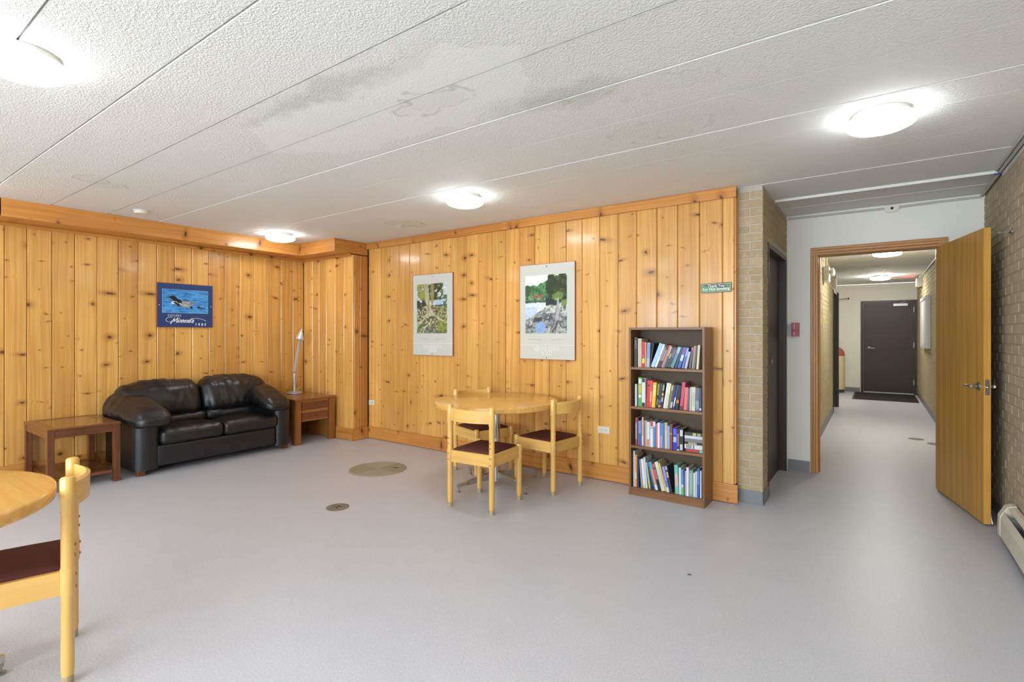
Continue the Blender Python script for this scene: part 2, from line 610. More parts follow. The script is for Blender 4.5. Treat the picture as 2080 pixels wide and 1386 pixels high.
for y0, y1 in ((4.172, 4.262), (4.265, 4.39)):
    board('pine_board', y1 - y0, 0.02, 2.37, (-5.441, (y0 + y1) / 2, 1.185), (0, 0, PI / 2), PINE_TRIM, wr)
wf = wall_box('wall_far', -5.5, -0.93, YW + 0.012, YW + 0.3, 0, CZ + 0.03, DARKGAP, 'long wall of knotty pine boards with posters')
fb = [-5.43, -5.392, -5.199, -5.017, -4.841, -4.659, -4.478, -4.296, -4.112, -3.929, -3.747, -3.575, -3.388, -3.205, -3.024, -2.841, -2.663, -2.474, -2.299, -2.114, -1.931, -1.752, -1.566, -1.384, -1.201, -1.019, -0.928]
for i in range(len(fb) - 1):
    board('pine_board', round(fb[i + 1] - fb[i] - 0.003, 3), 0.02, 2.5, ((fb[i] + fb[i + 1]) / 2, YW + 0.01 - rng.uniform(0, 0.0015), 1.25), (0, 0, rng.uniform(-0.006, 0.006)), PINE, wf)

board('edge_board', 0.012, 0.085, 2.3, (-0.9195, 4.431, 1.31), (0, 0, 0), PINE_TRIM, wf, 0.002)

# ---- boxed pine cornice along the left wall and over the return
def trim(name, mat, x0, x1, y0, y1, z0, z1, along, label, parent=None):
    """straight pine trim: local z runs along its length"""
    c = ((x0 + x1) / 2, (y0 + y1) / 2, (z0 + z1) / 2)
    d = {'X': (x1 - x0), 'Y': (y1 - y0)}[along]
    m = MB()
    if along == 'X':
        m.box(-(z1 - z0) / 2, (z1 - z0) / 2, -(y1 - y0) / 2, (y1 - y0) / 2, -d / 2, d / 2, 0.003)
        o = m.build(name, mat, parent, c, (0, PI / 2, 0))
    else:
        m.box(-(z1 - z0) / 2, (z1 - z0) / 2, -(x1 - x0) / 2, (x1 - x0) / 2, -d / 2, d / 2, 0.003)
        o = m.build(name, mat, parent, c, Matrix(((0, 1, 0), (0, 0, 1), (1, 0, 0))).to_euler())
    if parent is None:
        struct(o, label)
    return o

c1 = trim('trim_1', PINE_TRIM, -6.185, -6.165, 1.06, 3.905, 2.385, CZ, 'Y', 'deep pine cornice board along the left wall')
trim('cornice_board', PINE_TRIM, -6.19, -6.168, YB + 0.02, 1.052, 2.385, CZ, 'Y', None, c1).matrix_parent_inverse = c1.matrix_basis.inverted()
for o in (trim('soffit_board', PINE_TRIM, XL + 0.002, -6.187, YB + 0.02, 4.155, 2.387, 2.405, 'Y', None, c1),
          trim('panel_mould', PINE_TRIM, XL + 0.002, XL + 0.024, YB + 0.02, 4.148, 2.355, 2.386, 'Y', None, c1)):
    o.matrix_parent_inverse = c1.matrix_basis.inverted()
c2 = trim('trim_2', PINE_TRIM, -6.163, -5.436, 3.885, 3.905, 2.385, CZ, 'X', 'pine cornice board over the corner return')
for o in (trim('cornice_board', PINE_TRIM, -5.454, -5.434, 3.907, 4.388, 2.385, CZ, 'Y', None, c2),
          trim('soffit_board', PINE_TRIM, -6.185, -5.456, 3.907, 4.147, 2.387, 2.405, 'X', None, c2),
          trim('panel_mould', PINE_TRIM, XL + 0.03, -5.458, 4.126, 4.148, 2.355, 2.386, 'X', None, c2)):
    o.matrix_parent_inverse = c2.matrix_basis.inverted()
c3 = trim('trim_3', PINE_TRIM, -5.43, -3.23, 4.365, YW - 0.001, 2.462, CZ, 'X', 'narrow pine crown trim above the poster wall')
o = trim('crown_trim', PINE_TRIM, -3.228, -0.908, 4.362, YW - 0.001, 2.462, CZ, 'X', None, c3)
o.matrix_parent_inverse = c3.matrix_basis.inverted()

# pine baseboards
b1 = trim('baseboard_left', PINE_TRIM, XL + 0.001, XL + 0.024, YB + 0.02, 4.125, 0.003, 0.152, 'Y', 'pine baseboard along the left wall')
b2 = trim('baseboard_return', PINE_TRIM, XL + 0.03, -5.407, 4.126, 4.149, 0.003, 0.152, 'X', 'pine baseboard of the corner return')
o = trim('baseboard_piece', PINE_TRIM, -5.43, -5.407, 4.15, 4.374, 0.003, 0.152, 'Y', None, b2)
o.matrix_parent_inverse = b2.matrix_basis.inverted()
trim('baseboard_far', PINE_TRIM, -5.405, -0.9, 4.375, YW - 0.001, 0.006, 0.153, 'X', 'pine baseboard under the poster wall')

# ---- brickwork
COURSE = 0.0677
JT = 0.009


def brick_mesh(key, dx, dy, dz, mat, cache={}):
    k = (key, round(dx, 4), round(dy, 4), round(dz, 4))
    if k not in cache:
        cache[k] = MB().box(-dx / 2, dx / 2, -dy / 2, dy / 2, -dz / 2, dz / 2, 0.0022).mesh('brick', mat) if False else chamfer_box(dx, dy, dz).mesh('brick', mat)
    return cache[k]


def chamfer_box(dx, dy, dz, c=0.003):
    """box with small chamfers on all vertical-face edges (24 verts, cheap)"""
    bm = bmesh.new()
    bmesh.ops.create_cube(bm, size=1)
    for v in bm.verts:
        v.co = Vector((v.co.x * dx, v.co.y * dy, v.co.z * dz))
    bmesh.ops.bevel(bm, geom=list(bm.edges), offset=c, segments=1, affect='EDGES')
    return MB().bm(bm)


NC = 37
# pillar at the end of the pine wall, door opening in its side
PX0, PX1, PY0, PY1 = -0.924, -0.731, 4.475, 5.82
pl = MB()
pl.box(PX0 + 0.003, PX1 - 0.004, PY0 + 0.004, 4.70, 0, CZ)
pl.box(PX0 + 0.003, PX1 - 0.004, 4.70, 5.775, 2.13, CZ)
pl.box(PX0 + 0.003, PX1 - 0.004, 5.775, PY1 + 0.1, 0, CZ)
pillar = struct(pl.build('wall_pillar', MORTAR), 'tan brick pillar and side wall around the brown door')


def put_brick(key, mat, x0, x1, y0, y1, z0, z1, parent):
    me = brick_mesh(key, x1 - x0, y1 - y0, z1 - z0, mat)
    return link('brick', me, parent, ((x0 + x1) / 2, (y0 + y1) / 2, (z0 + z1) / 2))


for k in range(NC):
    z0 = k * COURSE + 0.012
    z1 = min(z0 + COURSE - JT, CZ - 0.004)
    j = rng.uniform(-0.001, 0.001)
    if k % 2:
        put_brick('p', BRICK, PX0, PX1, PY0 + j, PY0 + 0.092, z0, z1, pillar)
        y = PY0 + 0.092 + JT
    else:
        mid = PX0 + 0.092
        put_brick('p', BRICK, PX0, mid, PY0 + j, PY0 + 0.092, z0, z1, pillar)
        put_brick('p', BRICK, mid + JT, PX1, PY0 + j, PY0 + 0.195, z0, z1, pillar)
        y = PY0 + 0.195 + JT
    while y < PY1 - 0.01:
        e = min(y + 0.195, PY1)
        a, b = y, e
        if z0 < 2.125:                      # the door opening
            if a < 4.72 < b or (a < 4.72 and b > 4.70):
                b = min(b, 4.70)
            if a >= 4.70 and b <= 5.775:
                y = e + JT
                continue
            if a < 5.775 < b and a >= 4.70:
                a = 5.777
        if b - a > 0.012:
            put_brick('p', BRICK, PX1 - 0.09, PX1 + j, a, b, z0, z1, pillar)
        y = e + JT

# right brick wall, room part; bricks in view one by one, the rest joined
wrt = struct(MB().box(XR + 0.004, XR + 0.25, YB, 14.6, 0, CZ).build('wall_right', MORTAR_DARK), 'brown-grey brick wall on the right, running on into the hall')
near = MB()
hallr = MB()
for k in range(NC):
    z0 = k * COURSE + 0.012
    z1 = min(z0 + COURSE - JT, CZ - 0.004)
    y = YB + (0.1 if k % 2 else 0.0)
    n = 0
    while y < 14.4:
        e = y + 0.195
        j = rng.uniform(-0.001, 0.0012)
        if 4.38 < e and y < 5.85:
            put_brick('r', BRICK_BROWN, XR + j, XR + 0.09, y, e, z0, z1, wrt)
        elif y > 5.85:
            hallr.box(XR + j, XR + 0.02, y, e, z0, z1)
        else:
            near.box(XR + j, XR + 0.02, y, e, z0, z1)
        y = e + JT
o = near.build('brickwork', BRICK_BROWN, wrt)
o['kind'] = 'stuff'
o = hallr.build('brickwork', BRICK_HALL, wrt)
o['kind'] = 'stuff'

# white entry wall with the doorway to the hall
WY0, WY1 = 5.82, 5.97
DX0, DX1, DZ = -0.46, 0.447, 2.125
m = MB()
m.box(-1.05, DX0 - 0.02, WY0, WY1, 0, CZ + 0.03)
m.box(DX1 + 0.02, XR + 0.05, WY0, WY1, 0, CZ + 0.03)
m.box(DX0 - 0.02, DX1 + 0.02, WY0, WY1, DZ + 0.02, CZ + 0.03)
struct(m.build('wall_entry', WHITE_PAINT), 'white painted wall around the hall doorway')

# hall: left brick wall with a doorway, end wall, recess, ceiling
HX, HC, HY = -0.6, 2.5, 14.4
m = MB()
m.box(HX - 0.2, HX - 0.004, WY1, 10.36, 0, HC)
m.box(HX - 0.2, HX - 0.004, 10.36, 11.3, 2.12, HC)
m.box(HX - 0.2, HX - 0.004, 11.3, 11.42, 0, HC)
whl = struct(m.build('wall_hall_left', MORTAR), 'left hall wall of yellowish tan brick')
hl = MB()
for k in range(NC):
    z0 = k * COURSE + 0.012
    z1 = min(z0 + COURSE - JT, HC - 0.004)
    y = WY1 + (0.0 if k % 2 else 0.1)
    while y < 11.4:
        e = min(y + 0.195, 11.4)
        a, b = y, e
        if z0 < 2.13:
            if a >= 10.34 and b <= 11.32:
                y = e + JT
                continue
            if a < 10.34 < b:
                b = 10.34
            if a < 11.32 < b:
                a = 11.32
        if b - a > 0.01:
            hl.box(HX - 0.02, HX + rng.uniform(-0.001, 0.001), a, b, z0, z1)
        y = e + JT
o = hl.build('brickwork', BRICK_HALL, whl)
o['kind'] = 'stuff'
CREAM_WALL = plain('cream_hall_paint', (240, 238, 224), 0.55, nz=0.02, scale=6)
struct(MB().box(-2.4, XR + 0.05, HY, HY + 0.15, 0, HC).build('wall_hall_end', CREAM_WALL), 'cream end wall of the hall')
m = MB()
m.box(-2.3, HX - 0.004, 11.42, 11.52, 0, HC)
m.box(-2.4, -2.3, 11.42, HY, 0, HC)
struct(m.build('wall_hall_recess', CREAM_WALL), 'cream walls of the recess at the end of the hall')
hc = struct(MB().box(-2.4, XR + 0.05, WY1 - 0.02, HY + 0.1, HC + 0.02, HC + 0.12).build('ceiling_hall', CEIL), 'stippled hall ceiling')
ys = [WY1, 7.2, 8.42, 9.64, 10.86, 12.08, 13.3, HY]
for i in range(len(ys) - 1):
    poly = [(ys[i] + 0.003, HC + 0.02), (ys[i] + 0.003, HC + 0.005), (ys[i] + 0.008, HC), (ys[i + 1] - 0.008, HC), (ys[i + 1] - 0.003, HC + 0.005), (ys[i + 1] - 0.003, HC + 0.02)]
    MB().prism(poly, -2.38, XR, 'YZ').build('ceiling_plank', CEIL, hc)

# wall behind the camera with two windows (never in view, lets the daylight in)
m = MB()
m.box(-6.8, -4.6, YB - 0.15, YB, 0, CZ)
m.box(-3.4, -2.7, YB - 0.15, YB, 0, CZ)
m.box(0.6, 1.0, YB - 0.15, YB, 0, CZ)
for a, b in ((-4.6, -3.4), (-2.7, 0.6)):
    m.box(a, b, YB - 0.15, YB, 0, 0.8)
    m.box(a, b, YB - 0.15, YB, 2.25, CZ)
struct(m.build('wall_behind', WHITE_PAINT), 'plain wall with windows behind the viewer')
for i, (a, b) in enumerate(((-4.6, -3.4), (-2.7, 0.6))):
    m = MB()
    for x in (a, (a + b) / 2 - 0.025, b - 0.05):
        m.box(x, x + 0.05, YB - 0.1, YB - 0.05, 0.8, 2.25)
    m.box(a + 0.05, b - 0.05, YB - 0.1, YB - 0.05, 0.8, 0.85)
    m.box(a + 0.05, b - 0.05, YB - 0.1, YB - 0.05, 2.2, 2.25)
    struct(m.build('window_%d' % (i + 1), WHITE_PLASTIC), 'white window frame behind the viewer')

# ---- grey vinyl cove base
def cove(name, x0, x1, y0, y1, label, h=0.105):
    m = MB()
    m.box(x0, x1, y0, y1, 0, h)
    return struct(m.build(name, VINYL), label)

cv = MB()
cv.box(PX0 + 0.01, PX1 + 0.006, PY0 - 0.007, PY0 - 0.001, 0.0, 0.105)
cv.box(PX1 + 0.001, PX1 + 0.007, PY0 - 0.007, 4.70, 0.0, 0.105)
cv.prism([(PY0 - 0.007, 0.018), (PY0 - 0.02, 0.0), (PY0 - 0.007, 0.0)], PX0 + 0.01, PX1 + 0.006, 'YZ')
struct(cv.build('baseboard_pillar', VINYL), 'grey vinyl cove base around the brick pillar')
cove('baseboard_entry', PX1 + 0.01, -0.53, WY0 - 0.008, WY0 - 0.001, 'grey vinyl cove base under the white wall')
cove('baseboard_right', XR - 0.008, XR - 0.001, YB + 0.02, WY0 - 0.01, 'dark vinyl cove base along the right brick wall')
cove('baseboard_hall_left', HX + 0.003, HX + 0.01, WY1 + 0.01, 10.3, 'grey vinyl cove base of the left hall wall')
cove('baseboard_hall_right', XR - 0.008, XR - 0.001, WY1 + 0.01, HY - 0.01, 'grey vinyl cove base of the right hall wall')
cove('baseboard_hall_end', -2.2, -0.3, HY - 0.008, HY - 0.001, 'grey vinyl cove base of the hall end wall')

# =================================================================== DOORS
def lever(parent, loc, rz, side=1):
    """round rose with a lever; lever points along local -x * side"""
    m = MB()
    m.lathe([(0.032, 0), (0.032, 0.006), (0.026, 0.012), (0.013, 0.016), (0.012, 0.04)], 20)
    m.xf(Matrix.Rotation(PI / 2, 4, 'X'))
    s = len(m.v)
    m.tube([(0.0, -0.045, 0), (-0.02 * side, -0.05, 0), (-0.11 * side, -0.05, -0.002)], [0.011, 0.0105, 0.008], 10)
    return m.build('lever_handle', STEEL, parent, loc, (0, 0, rz), True)


# door_1: oak leaf standing open against the right wall, with its oak frame
d1 = struct(bpy.data.objects.new('door_1', None), 'open oak veneer door with oak frame to the hall')
COL.objects.link(d1)
d1.location = (0, WY0, 0)


def casing_piece(poly_w, length, loc, rot, name='casing'):
    # stepped profile across local x, proud of the wall in local -y, length along local z
    w = poly_w
    pr = [(0, 0), (0, -0.012), (0.006, -0.018), (w * 0.3, -0.018), (w * 0.34, -0.012), (w * 0.38, -0.02), (w * 0.62, -0.02), (w * 0.66, -0.012), (w * 0.7, -0.016), (w - 0.006, -0.016), (w, -0.01), (w, 0)]
    return MB().prism(pr, 0, length, 'XY').build(name, CASING, d1, loc, rot)


casing_piece(0.066, 2.205, (DX0 - 0.064, -0.001, 0), (0, 0, 0))
casing_piece(0.066, 2.205, (DX1 + 0.064, -0.001, 0), (0, 0, 0)).scale = (-1, 1, 1)
casing_piece(0.08, DX1 - DX0 + 0.128, (DX0 - 0.064, -0.0012, DZ + 0.08), (0, PI / 2, 0), 'casing')
m = MB()
m.box(DX0 - 0.018, DX0, 0.001, 0.149, 0, DZ + 0.018)
m.box(DX0, DX0 + 0.012, 0.06, 0.1, 0, DZ)
m.build('jamb', CASING, d1)
m = MB()
m.box(DX1, DX1 + 0.018, 0.001, 0.149, 0, DZ + 0.018)
m.box(DX1 - 0.012, DX1, 0.06, 0.1, 0, DZ)
m.build('jamb', CASING, d1)
MB().box(-(DX1 - DX0) / 2, (DX1 - DX0) / 2, 0.001, 0.149, DZ, DZ + 0.018).build('head_jamb', CASING, d1, ((DX0 + DX1) / 2, 0, 0))
m = MB()
m.box(DX0 - 0.0005, DX0 + 0.002, 0.01, 0.04, 0.98, 1.04)
m.build('strike_plate', STEEL, d1)
# leaf: local x from the hinge outwards, local y is thickness
ang = math.atan2(4.945 - 5.80, 0.618 - 0.428)
LEN = 0.90
leaf = MB().box(0, LEN, 0, 0.04, 0.016, 2.118).build('leaf', DOOROAK, d1, (0.428, 5.79 - WY0, 0), (0, 0, ang))
MB().box(LEN + 0.0005, LEN + 0.006, 0.0, 0.04, 0.016, 2.118).build('edge_strip', DOOREDGE, leaf)
# local +y of the leaf points to world +x (towards the wall); its visible face is y = 0
lever(leaf, (LEN - 0.07, 0, 0.985), 0)
h2 = lever(leaf, (LEN - 0.07, 0.04, 0.985), PI, -1)
MB().box(LEN + 0.0065, LEN + 0.008, 0.008, 0.032, 0.93, 1.04).build('latch_plate', STEEL, leaf)
MB().lathe([(0.008, 0), (0.008, 0.012), (0.002, 0.016)], 12).xf(Matrix.Rotation(PI / 2, 4, 'Y')).build('latch_bolt', STEEL, leaf, (LEN + 0.008, 0.02, 0.985), smooth=True)
m = MB()
m.box(LEN - 0.06, LEN - 0.03, 0.0405, 0.05, 0.03, 0.09)
m.tube([(LEN - 0.045, 0.055, 0.08), (LEN - 0.02, 0.058, 0.012)], 0.007, 8)
m.build('kickdown_holder', STEEL, leaf)
# door_2: dark brown metal door in the side of the pillar
d2 = struct(bpy.data.objects.new('door_2', None), 'dark brown metal door in the brick side wall')
COL.objects.link(d2)
d2.location = (PX1, 4.7, 0)
FR = plain('brown_frame_paint', (56, 41, 36), 0.4)
m = MB()
m.box(-0.12, 0.006, 0.002, 0.045, 0, 2.128)
m.box(-0.12, -0.05, 0.045, 0.06, 0, 2.085)
m.build('frame_post', FR, d2)
m = MB()
m.box(-0.12, 0.006, 1.03, 1.073, 0, 2.128)
m.box(-0.12, -0.05, 1.015, 1.03, 0, 2.085)
m.build('frame_post', FR, d2)
MB().box(-0.12, 0.006, 0.045, 1.03, 2.085, 2.128).build('frame_head', FR, d2)
lf = MB().box(-0.1, -0.06, 0.048, 1.027, 0.008, 2.082).build('leaf', BROWN_METAL, d2)
m = MB()
m.lathe([(0.03, 0), (0.03, 0.006), (0.014, 0.012), (0.012, 0.035), (0.026, 0.045), (0.027, 0.06), (0.018, 0.07)], 18)
m.xf(Matrix.Rotation(PI / 2, 4, 'Y'))
m.build('knob', STEEL, lf, (-0.06, 0.17, 1.13), smooth=True)
MB().box(-0.0595, -0.058, 0.35, 0.55, 1.85, 1.93).build('name_plate', plain('maroon_plate', (110, 34, 40), 0.4), lf)

# door_3: brown door at the far end of the hall
d3 = struct(bpy.data.objects.new('door_3', None), 'dark brown door at the far end of the hall')
COL.objects.link(d3)
d3.location = (0.2, HY, 0)
for x0, x1 in ((-0.485, -0.43), (0.485, 0.54)):
    MB().box(x0, x1, -0.03, -0.001, 0, 2.11).build('frame_post', FR, d3)
MB().box(-0.43, 0.485, -0.03, -0.001, 2.055, 2.11).build('frame_head', FR, d3)
lf = MB().box(-0.427, 0.482, -0.022, -0.002, 0.03, 2.052).build('leaf', BROWN_METAL, d3)
MB().box(-0.43, 0.485, -0.02, -0.002, 0.0, 0.028).build('threshold', plain('pale_threshold', (205, 200, 186), 0.5), d3)
lever(lf, (-0.33, -0.022, 1.03), 0, -1)
m = MB()
m.box(0.12, 0.38, -0.075, -0.022, 1.975, 2.035, 0.006)
m.tube([(0.25, -0.05, 2.035), (0.25, -0.05, 2.05), (0.34, -0.04, 2.075)], 0.008, 8)
m.build('closer', SILVER, lf)
for z in (0.22, 1.05, 1.84):
    MB().box(0.478, 0.492, -0.034, -0.0305, z, z + 0.11).build('hinge', STEEL, lf)

# door_4: side doorway on the left of the hall
d4 = struct(bpy.data.objects.new('door_4', None), 'dark brown doorway in the left hall wall')
COL.objects.link(d4)
d4.location = (HX, 10.36, 0)
MB().box(-0.2, 0.012, 0.0, 0.05, 0, 2.12).build('frame_post', FR, d4)
MB().box(-0.2, 0.04, 0.89, 0.94, 0, 2.12).build('frame_post', FR, d4)
MB().box(-0.2, 0.012, 0.05, 0.89, 2.07, 2.12).build('frame_head', FR, d4)
MB().box(-0.16, -0.12, 0.052, 0.888, 0.01, 2.068).build('leaf', BROWN_METAL, d4)

# =================================================================== CEILING LAMPS
def ceiling_lamp(x, y, z, label, group, dif, r=0.16):
    t = thing('ceiling_lamp', label, 'ceiling lamp', (x, y, z), 0, group)
    MB().lathe([(r * 0.82, 0.0), (r * 0.82, -0.024), (r * 0.955, -0.031), (r * 0.965, -0.036)], 40).build('base_ring', WHITE_PLASTIC, t, smooth=True)
    prof = [(r * 0.97, -0.0365), (r * 0.985, -0.038), (r, -0.046), (r * 0.99, -0.058), (r * 0.93, -0.07), (r * 0.8, -0.08), (r * 0.6, -0.087), (r * 0.35, -0.091), (r * 0.1, -0.0925)]
    MB().lathe(prof, 48).build('diffuser', dif, t, smooth=True)
    return t


G = 'round flush ceiling lamps of the room'
ceiling_lamp(-2.87, 3.35, CZ, 'round white ceiling lamp in front of the posters', G, DIFFUSER)
ceiling_lamp(0.02, 3.37, CZ, 'round white ceiling lamp nearest the hall doorway', G, DIFFUSER)
ceiling_lamp(-5.74, 3.36, CZ, 'round white ceiling lamp in the corner beside the pine cornice', G, DIFFUSER)
ceiling_lamp(-2.93, 0.56, CZ, 'large-looking round ceiling lamp cut off at the upper left edge', G, DIFFUSER)
for x, y, w in ((-5.74, 0.56, 'left and close to the left pine wall'), (0.02, 0.56, 'above and right of the viewer')):
    ceiling_lamp(x, y, CZ, 'round ceiling lamp out of view, ' + w, G, DIFFUSER)
for x, w in ((-5.74, 'left'), (-2.93, 'middle'), (0.02, 'right')):
    ceiling_lamp(x, -2.2, CZ, 'round ceiling lamp behind the viewer, %s of the rear row' % w, G, DIFFUSER)
GH = 'round ceiling lamps of the hall'
ceiling_lamp(0.125, 8.6, HC, 'round ceiling lamp in the hall nearer to the doorway', GH, DIFFUSER_HALL, 0.165)
ceiling_lamp(0.07, 12.4, HC, 'round ceiling lamp at the far end of the hall', GH, DIFFUSER_HALL, 0.165)

# =================================================================== CEILING FITTINGS
t = thing('smoke_detector', 'round white detector on the ceiling above the left cornice', 'detector', (-5.74, 1.95, CZ))
MB().lathe([(0.062, 0), (0.062, -0.008), (0.055, -0.012)], 28).build('base', WHITE_PLASTIC, t, smooth=True)
MB().lathe([(0.056, -0.0125), (0.056, -0.022), (0.05, -0.03), (0.02, -0.034)], 28).build('cover', IVORY, t, smooth=True)

# white batten across the ceiling before the hall wall
tag(MB().box(PX1 + 0.005, XR - 0.03, 5.025, 5.05, CZ - 0.024, CZ - 0.002, 0.002).build('ceiling_batten', WHITE_PLASTIC),
    'thin white batten across the ceiling before the hall doorway', 'batten')

# conduit with junction box along the top of the white wall
t = thing('conduit_run', 'painted conduit with round box along the top of the white wall', 'conduit', (0.12, WY0, CZ))
m = MB()
m.tube([(-0.84, -0.012, -0.03), (-0.3, -0.012, -0.032), (-0.055, -0.014, -0.034)], 0.010, 8)
m.build('pipe', CONDUIT, t, smooth=True)
m = MB()
m.tube([(0.055, -0.014, -0.034), (0.3, -0.012, -0.028), (0.605, -0.012, -0.026)], 0.010, 8)
m.build('pipe', CONDUIT, t, smooth=True)
m = MB().prism([(x * 0.052 / 0.05, z) for x, z in round_rect(0.1, 0.062, 0.02)], -0.036, -0.002, 'XZ')
b = m.build('junction_box', IVORY, t, (0, 0, -0.042), smooth=True)
MB().lathe([(0.012, 0), (0.012, 0.003)], 12).xf(Matrix.Rotation(PI / 2, 4, 'X')).build('knockout', DARK_SLOT, b, (0, -0.0362, 0))

# raceway and pipes where the right brick wall meets the ceiling
t = thing('ceiling_conduit', 'grey conduit pair along the top of the right brick wall', 'conduit', (XR, 5.0, CZ))
m = MB()
m.tube([(-0.016, 0.8, -0.016), (-0.016, 0.0, -0.016), (-0.018, -2.6, -0.016)], 0.012, 8)
m.build('pipe', plain('grey_conduit', (172, 170, 162), 0.45), t, smooth=True)
m = MB()
m.box(-0.012, -0.001, -2.6, 0.0, -0.06, -0.034)
m.build('raceway', plain('white_raceway', (206, 206, 204), 0.4), t)
MB().tube([(-0.04, 0.02, -0.008), (-0.042, -2.6, -0.008)], 0.007, 8).build('cable', CONDUIT, t, smooth=True)
MB().box(-0.05, -0.012, 0.005, 0.03, -0.033, -0.0285).build('tape_piece', plain('blue_tape', (74, 98, 168), 0.6), t)

# =================================================================== CUSHION SHAPES
def soft(dx, dy, dz, rad, n=22, puff=(0, 0, 0), wr=0.0, seed=0.0, freq=8.0, dirv=(1, 1, 1), shape=None):
    """rounded, puffed and wrinkled box centred on the origin"""
    bm = bmesh.new()
    bmesh.ops.create_cube(bm, size=2)
    bmesh.ops.subdivide_edges(bm, edges=list(bm.edges), cuts=n, use_grid_fill=True)
    hx, hy, hz = dx / 2, dy / 2, dz / 2
    for v in bm.verts:
        u = v.co.copy()
        # denser near the rims
        p = Vector((u.x * hx, u.y * hy, u.z * hz))
        inner = Vector((max(-hx + rad, min(hx - rad, p.x)), max(-hy + rad, min(hy - rad, p.y)), max(-hz + rad, min(hz - rad, p.z))))
        d = p - inner
        q = inner + d.normalized() * rad if d.length > 1e-9 else p
        if abs(u.x) > 0.999:
            q.x += math.copysign(puff[0], u.x) * (1 - u.y ** 2) * (1 - u.z ** 2)
        if abs(u.y) > 0.999:
            q.y += math.copysign(puff[1], u.y) * (1 - u.x ** 2) * (1 - u.z ** 2)
        if abs(u.z) > 0.999:
            q.z += math.copysign(puff[2], u.z) * (1 - u.x ** 2) * (1 - u.y ** 2)
        if wr:
            s = Vector((q.x * dirv[0], q.y * dirv[1], q.z * dirv[2])) * freq + Vector((seed, seed * 1.7, seed * 0.3))
            w = noise.noise(s) + 0.5 * noise.noise(s * 2.1)
            w2 = 1 - abs(noise.noise(s * 0.8 + Vector((9, 2, 4)))) * 4.5 + 0.5 * max(0.0, 1 - abs(noise.noise(s * 1.9)) * 6)
            nrm = Vector((q.x / hx ** 2, q.y / hy ** 2, q.z / hz ** 2)).normalized()
            q += nrm * wr * (w - 0.6 * max(0.0, w2))
        if shape:
            q = shape(q, u)
        v.co = q
    return MB().bm(bm)


# =================================================================== SOFA
SY0, SY1, SXB, SXF = 1.86, 3.49, -6.45, -5.69
SC = (-6.07, (SY0 + SY1) / 2, 0)
sofa = thing('loveseat', 'black leather two-seat sofa with puffy cushions against the pine wall', 'sofa', SC)


def S(mb, name, x, y, z, rot=(0, 0, 0), mat=LEATHER):
    return mb.build(name, mat, sofa, (x - SC[0], y - SC[1], z - SC[2]), rot, True, 70)


# body: front rail and seat box
S(soft(0.72, SY1 - SY0 - 0.36, 0.215, 0.03, 16, puff=(0.008, 0, 0), wr=0.0015, seed=3, freq=3), 'seat_base', -6.06, 2.675, 0.172)
S(soft(0.24, SY1 - SY0 - 0.1, 0.7, 0.06, 18, puff=(0, 0, 0.02), wr=0.004, seed=4, freq=5), 'back_frame', -6.355, 2.675, 0.41)


def arm_panel(x0, x1, y0, y1, z0, z1):
    # upright panel, its front rounded like a drum
    r = (y1 - y0) / 2
    poly = [(x0, y0), (x0, y1)]
    poly += [(x1 - r * 0.75 + r * 0.75 * math.sin(a), (y0 + y1) / 2 + r * math.cos(a)) for a in [PI * k / 14 for k in range(15)]]
    return MB().prism(poly, z0, z1, 'XY')


for y0, y1 in ((SY0 + 0.02, 2.105), (3.275, SY1 - 0.02)):
    mb = arm_panel(SXB - SC[0], SXF + 0.015 - SC[0], y0 - SC[1], y1 - SC[1], 0.055, 0.5)
    mb.build('arm_panel', LEATHER, sofa, (0, 0, 0), smooth=True, angle=50)


def arm_shape(sign):
    def f(q, u):
        # pad swells to the front end, droops and folds over the outer side
        k = (q.x + 0.41) / 0.82                       # 0 back .. 1 front
        q.z = q.z * (1.08 - 0.42 * max(0, k)) - 0.115 * max(0, k) ** 1.4 + 0.03 * math.sin(PI * max(0, min(1, k)))
        q.y *= 0.86 + 0.22 * math.sin(PI * min(1, max(0, 0.15 + 0.75 * k)))
        q.y -= sign * 0.045 * max(0, k) ** 2
        out = q.y * sign
        if out > 0.03:
            q.z -= 1.1 * (out - 0.03) ** 1.5
        return q
    return f


S(soft(0.82, 0.335, 0.22, 0.095, 40, puff=(0.02, 0, 0.02), wr=0.010, seed=11, freq=5, dirv=(2.4, 0.6, 0.6), shape=arm_shape(-1)), 'arm_pad', -6.04, 1.992, 0.635)
S(soft(0.82, 0.335, 0.22, 0.095, 40, puff=(0.02, 0, 0.02), wr=0.010, seed=23, freq=5, dirv=(2.4, 0.6, 0.6), shape=arm_shape(1)), 'arm_pad', -6.04, 3.343, 0.635)
# seat cushions
S(soft(0.60, 0.60, 0.15, 0.05, 24, puff=(0.012, 0, 0.022), wr=0.006, seed=31, freq=7, dirv=(0.6, 2.2, 1)), 'seat_cushion', -5.965, 2.395, 0.345)
S(soft(0.60, 0.60, 0.15, 0.05, 24, puff=(0.012, 0, 0.022), wr=0.006, seed=42, freq=7, dirv=(0.6, 2.2, 1)), 'seat_cushion', -5.965, 2.995, 0.345)


def back_shape(sg):
    def f(q, u):
        # bulges low, thins to the top; outer corner pulled down
        k = (q.z + 0.22) / 0.44
        q.x -= 0.12 * k
        q.x += 0.03 * math.sin(PI * max(0, min(1, k)))
        q.z += 0.024 * (1 - (q.y / 0.36) ** 2) - 0.055 * max(0, q.y * sg - 0.16) / 0.18
        q.y *= 1 + 0.03 * k
        q.y += sg * 0.1 * max(0, k) * max(0, q.y * sg / 0.34)
        return q
    return f


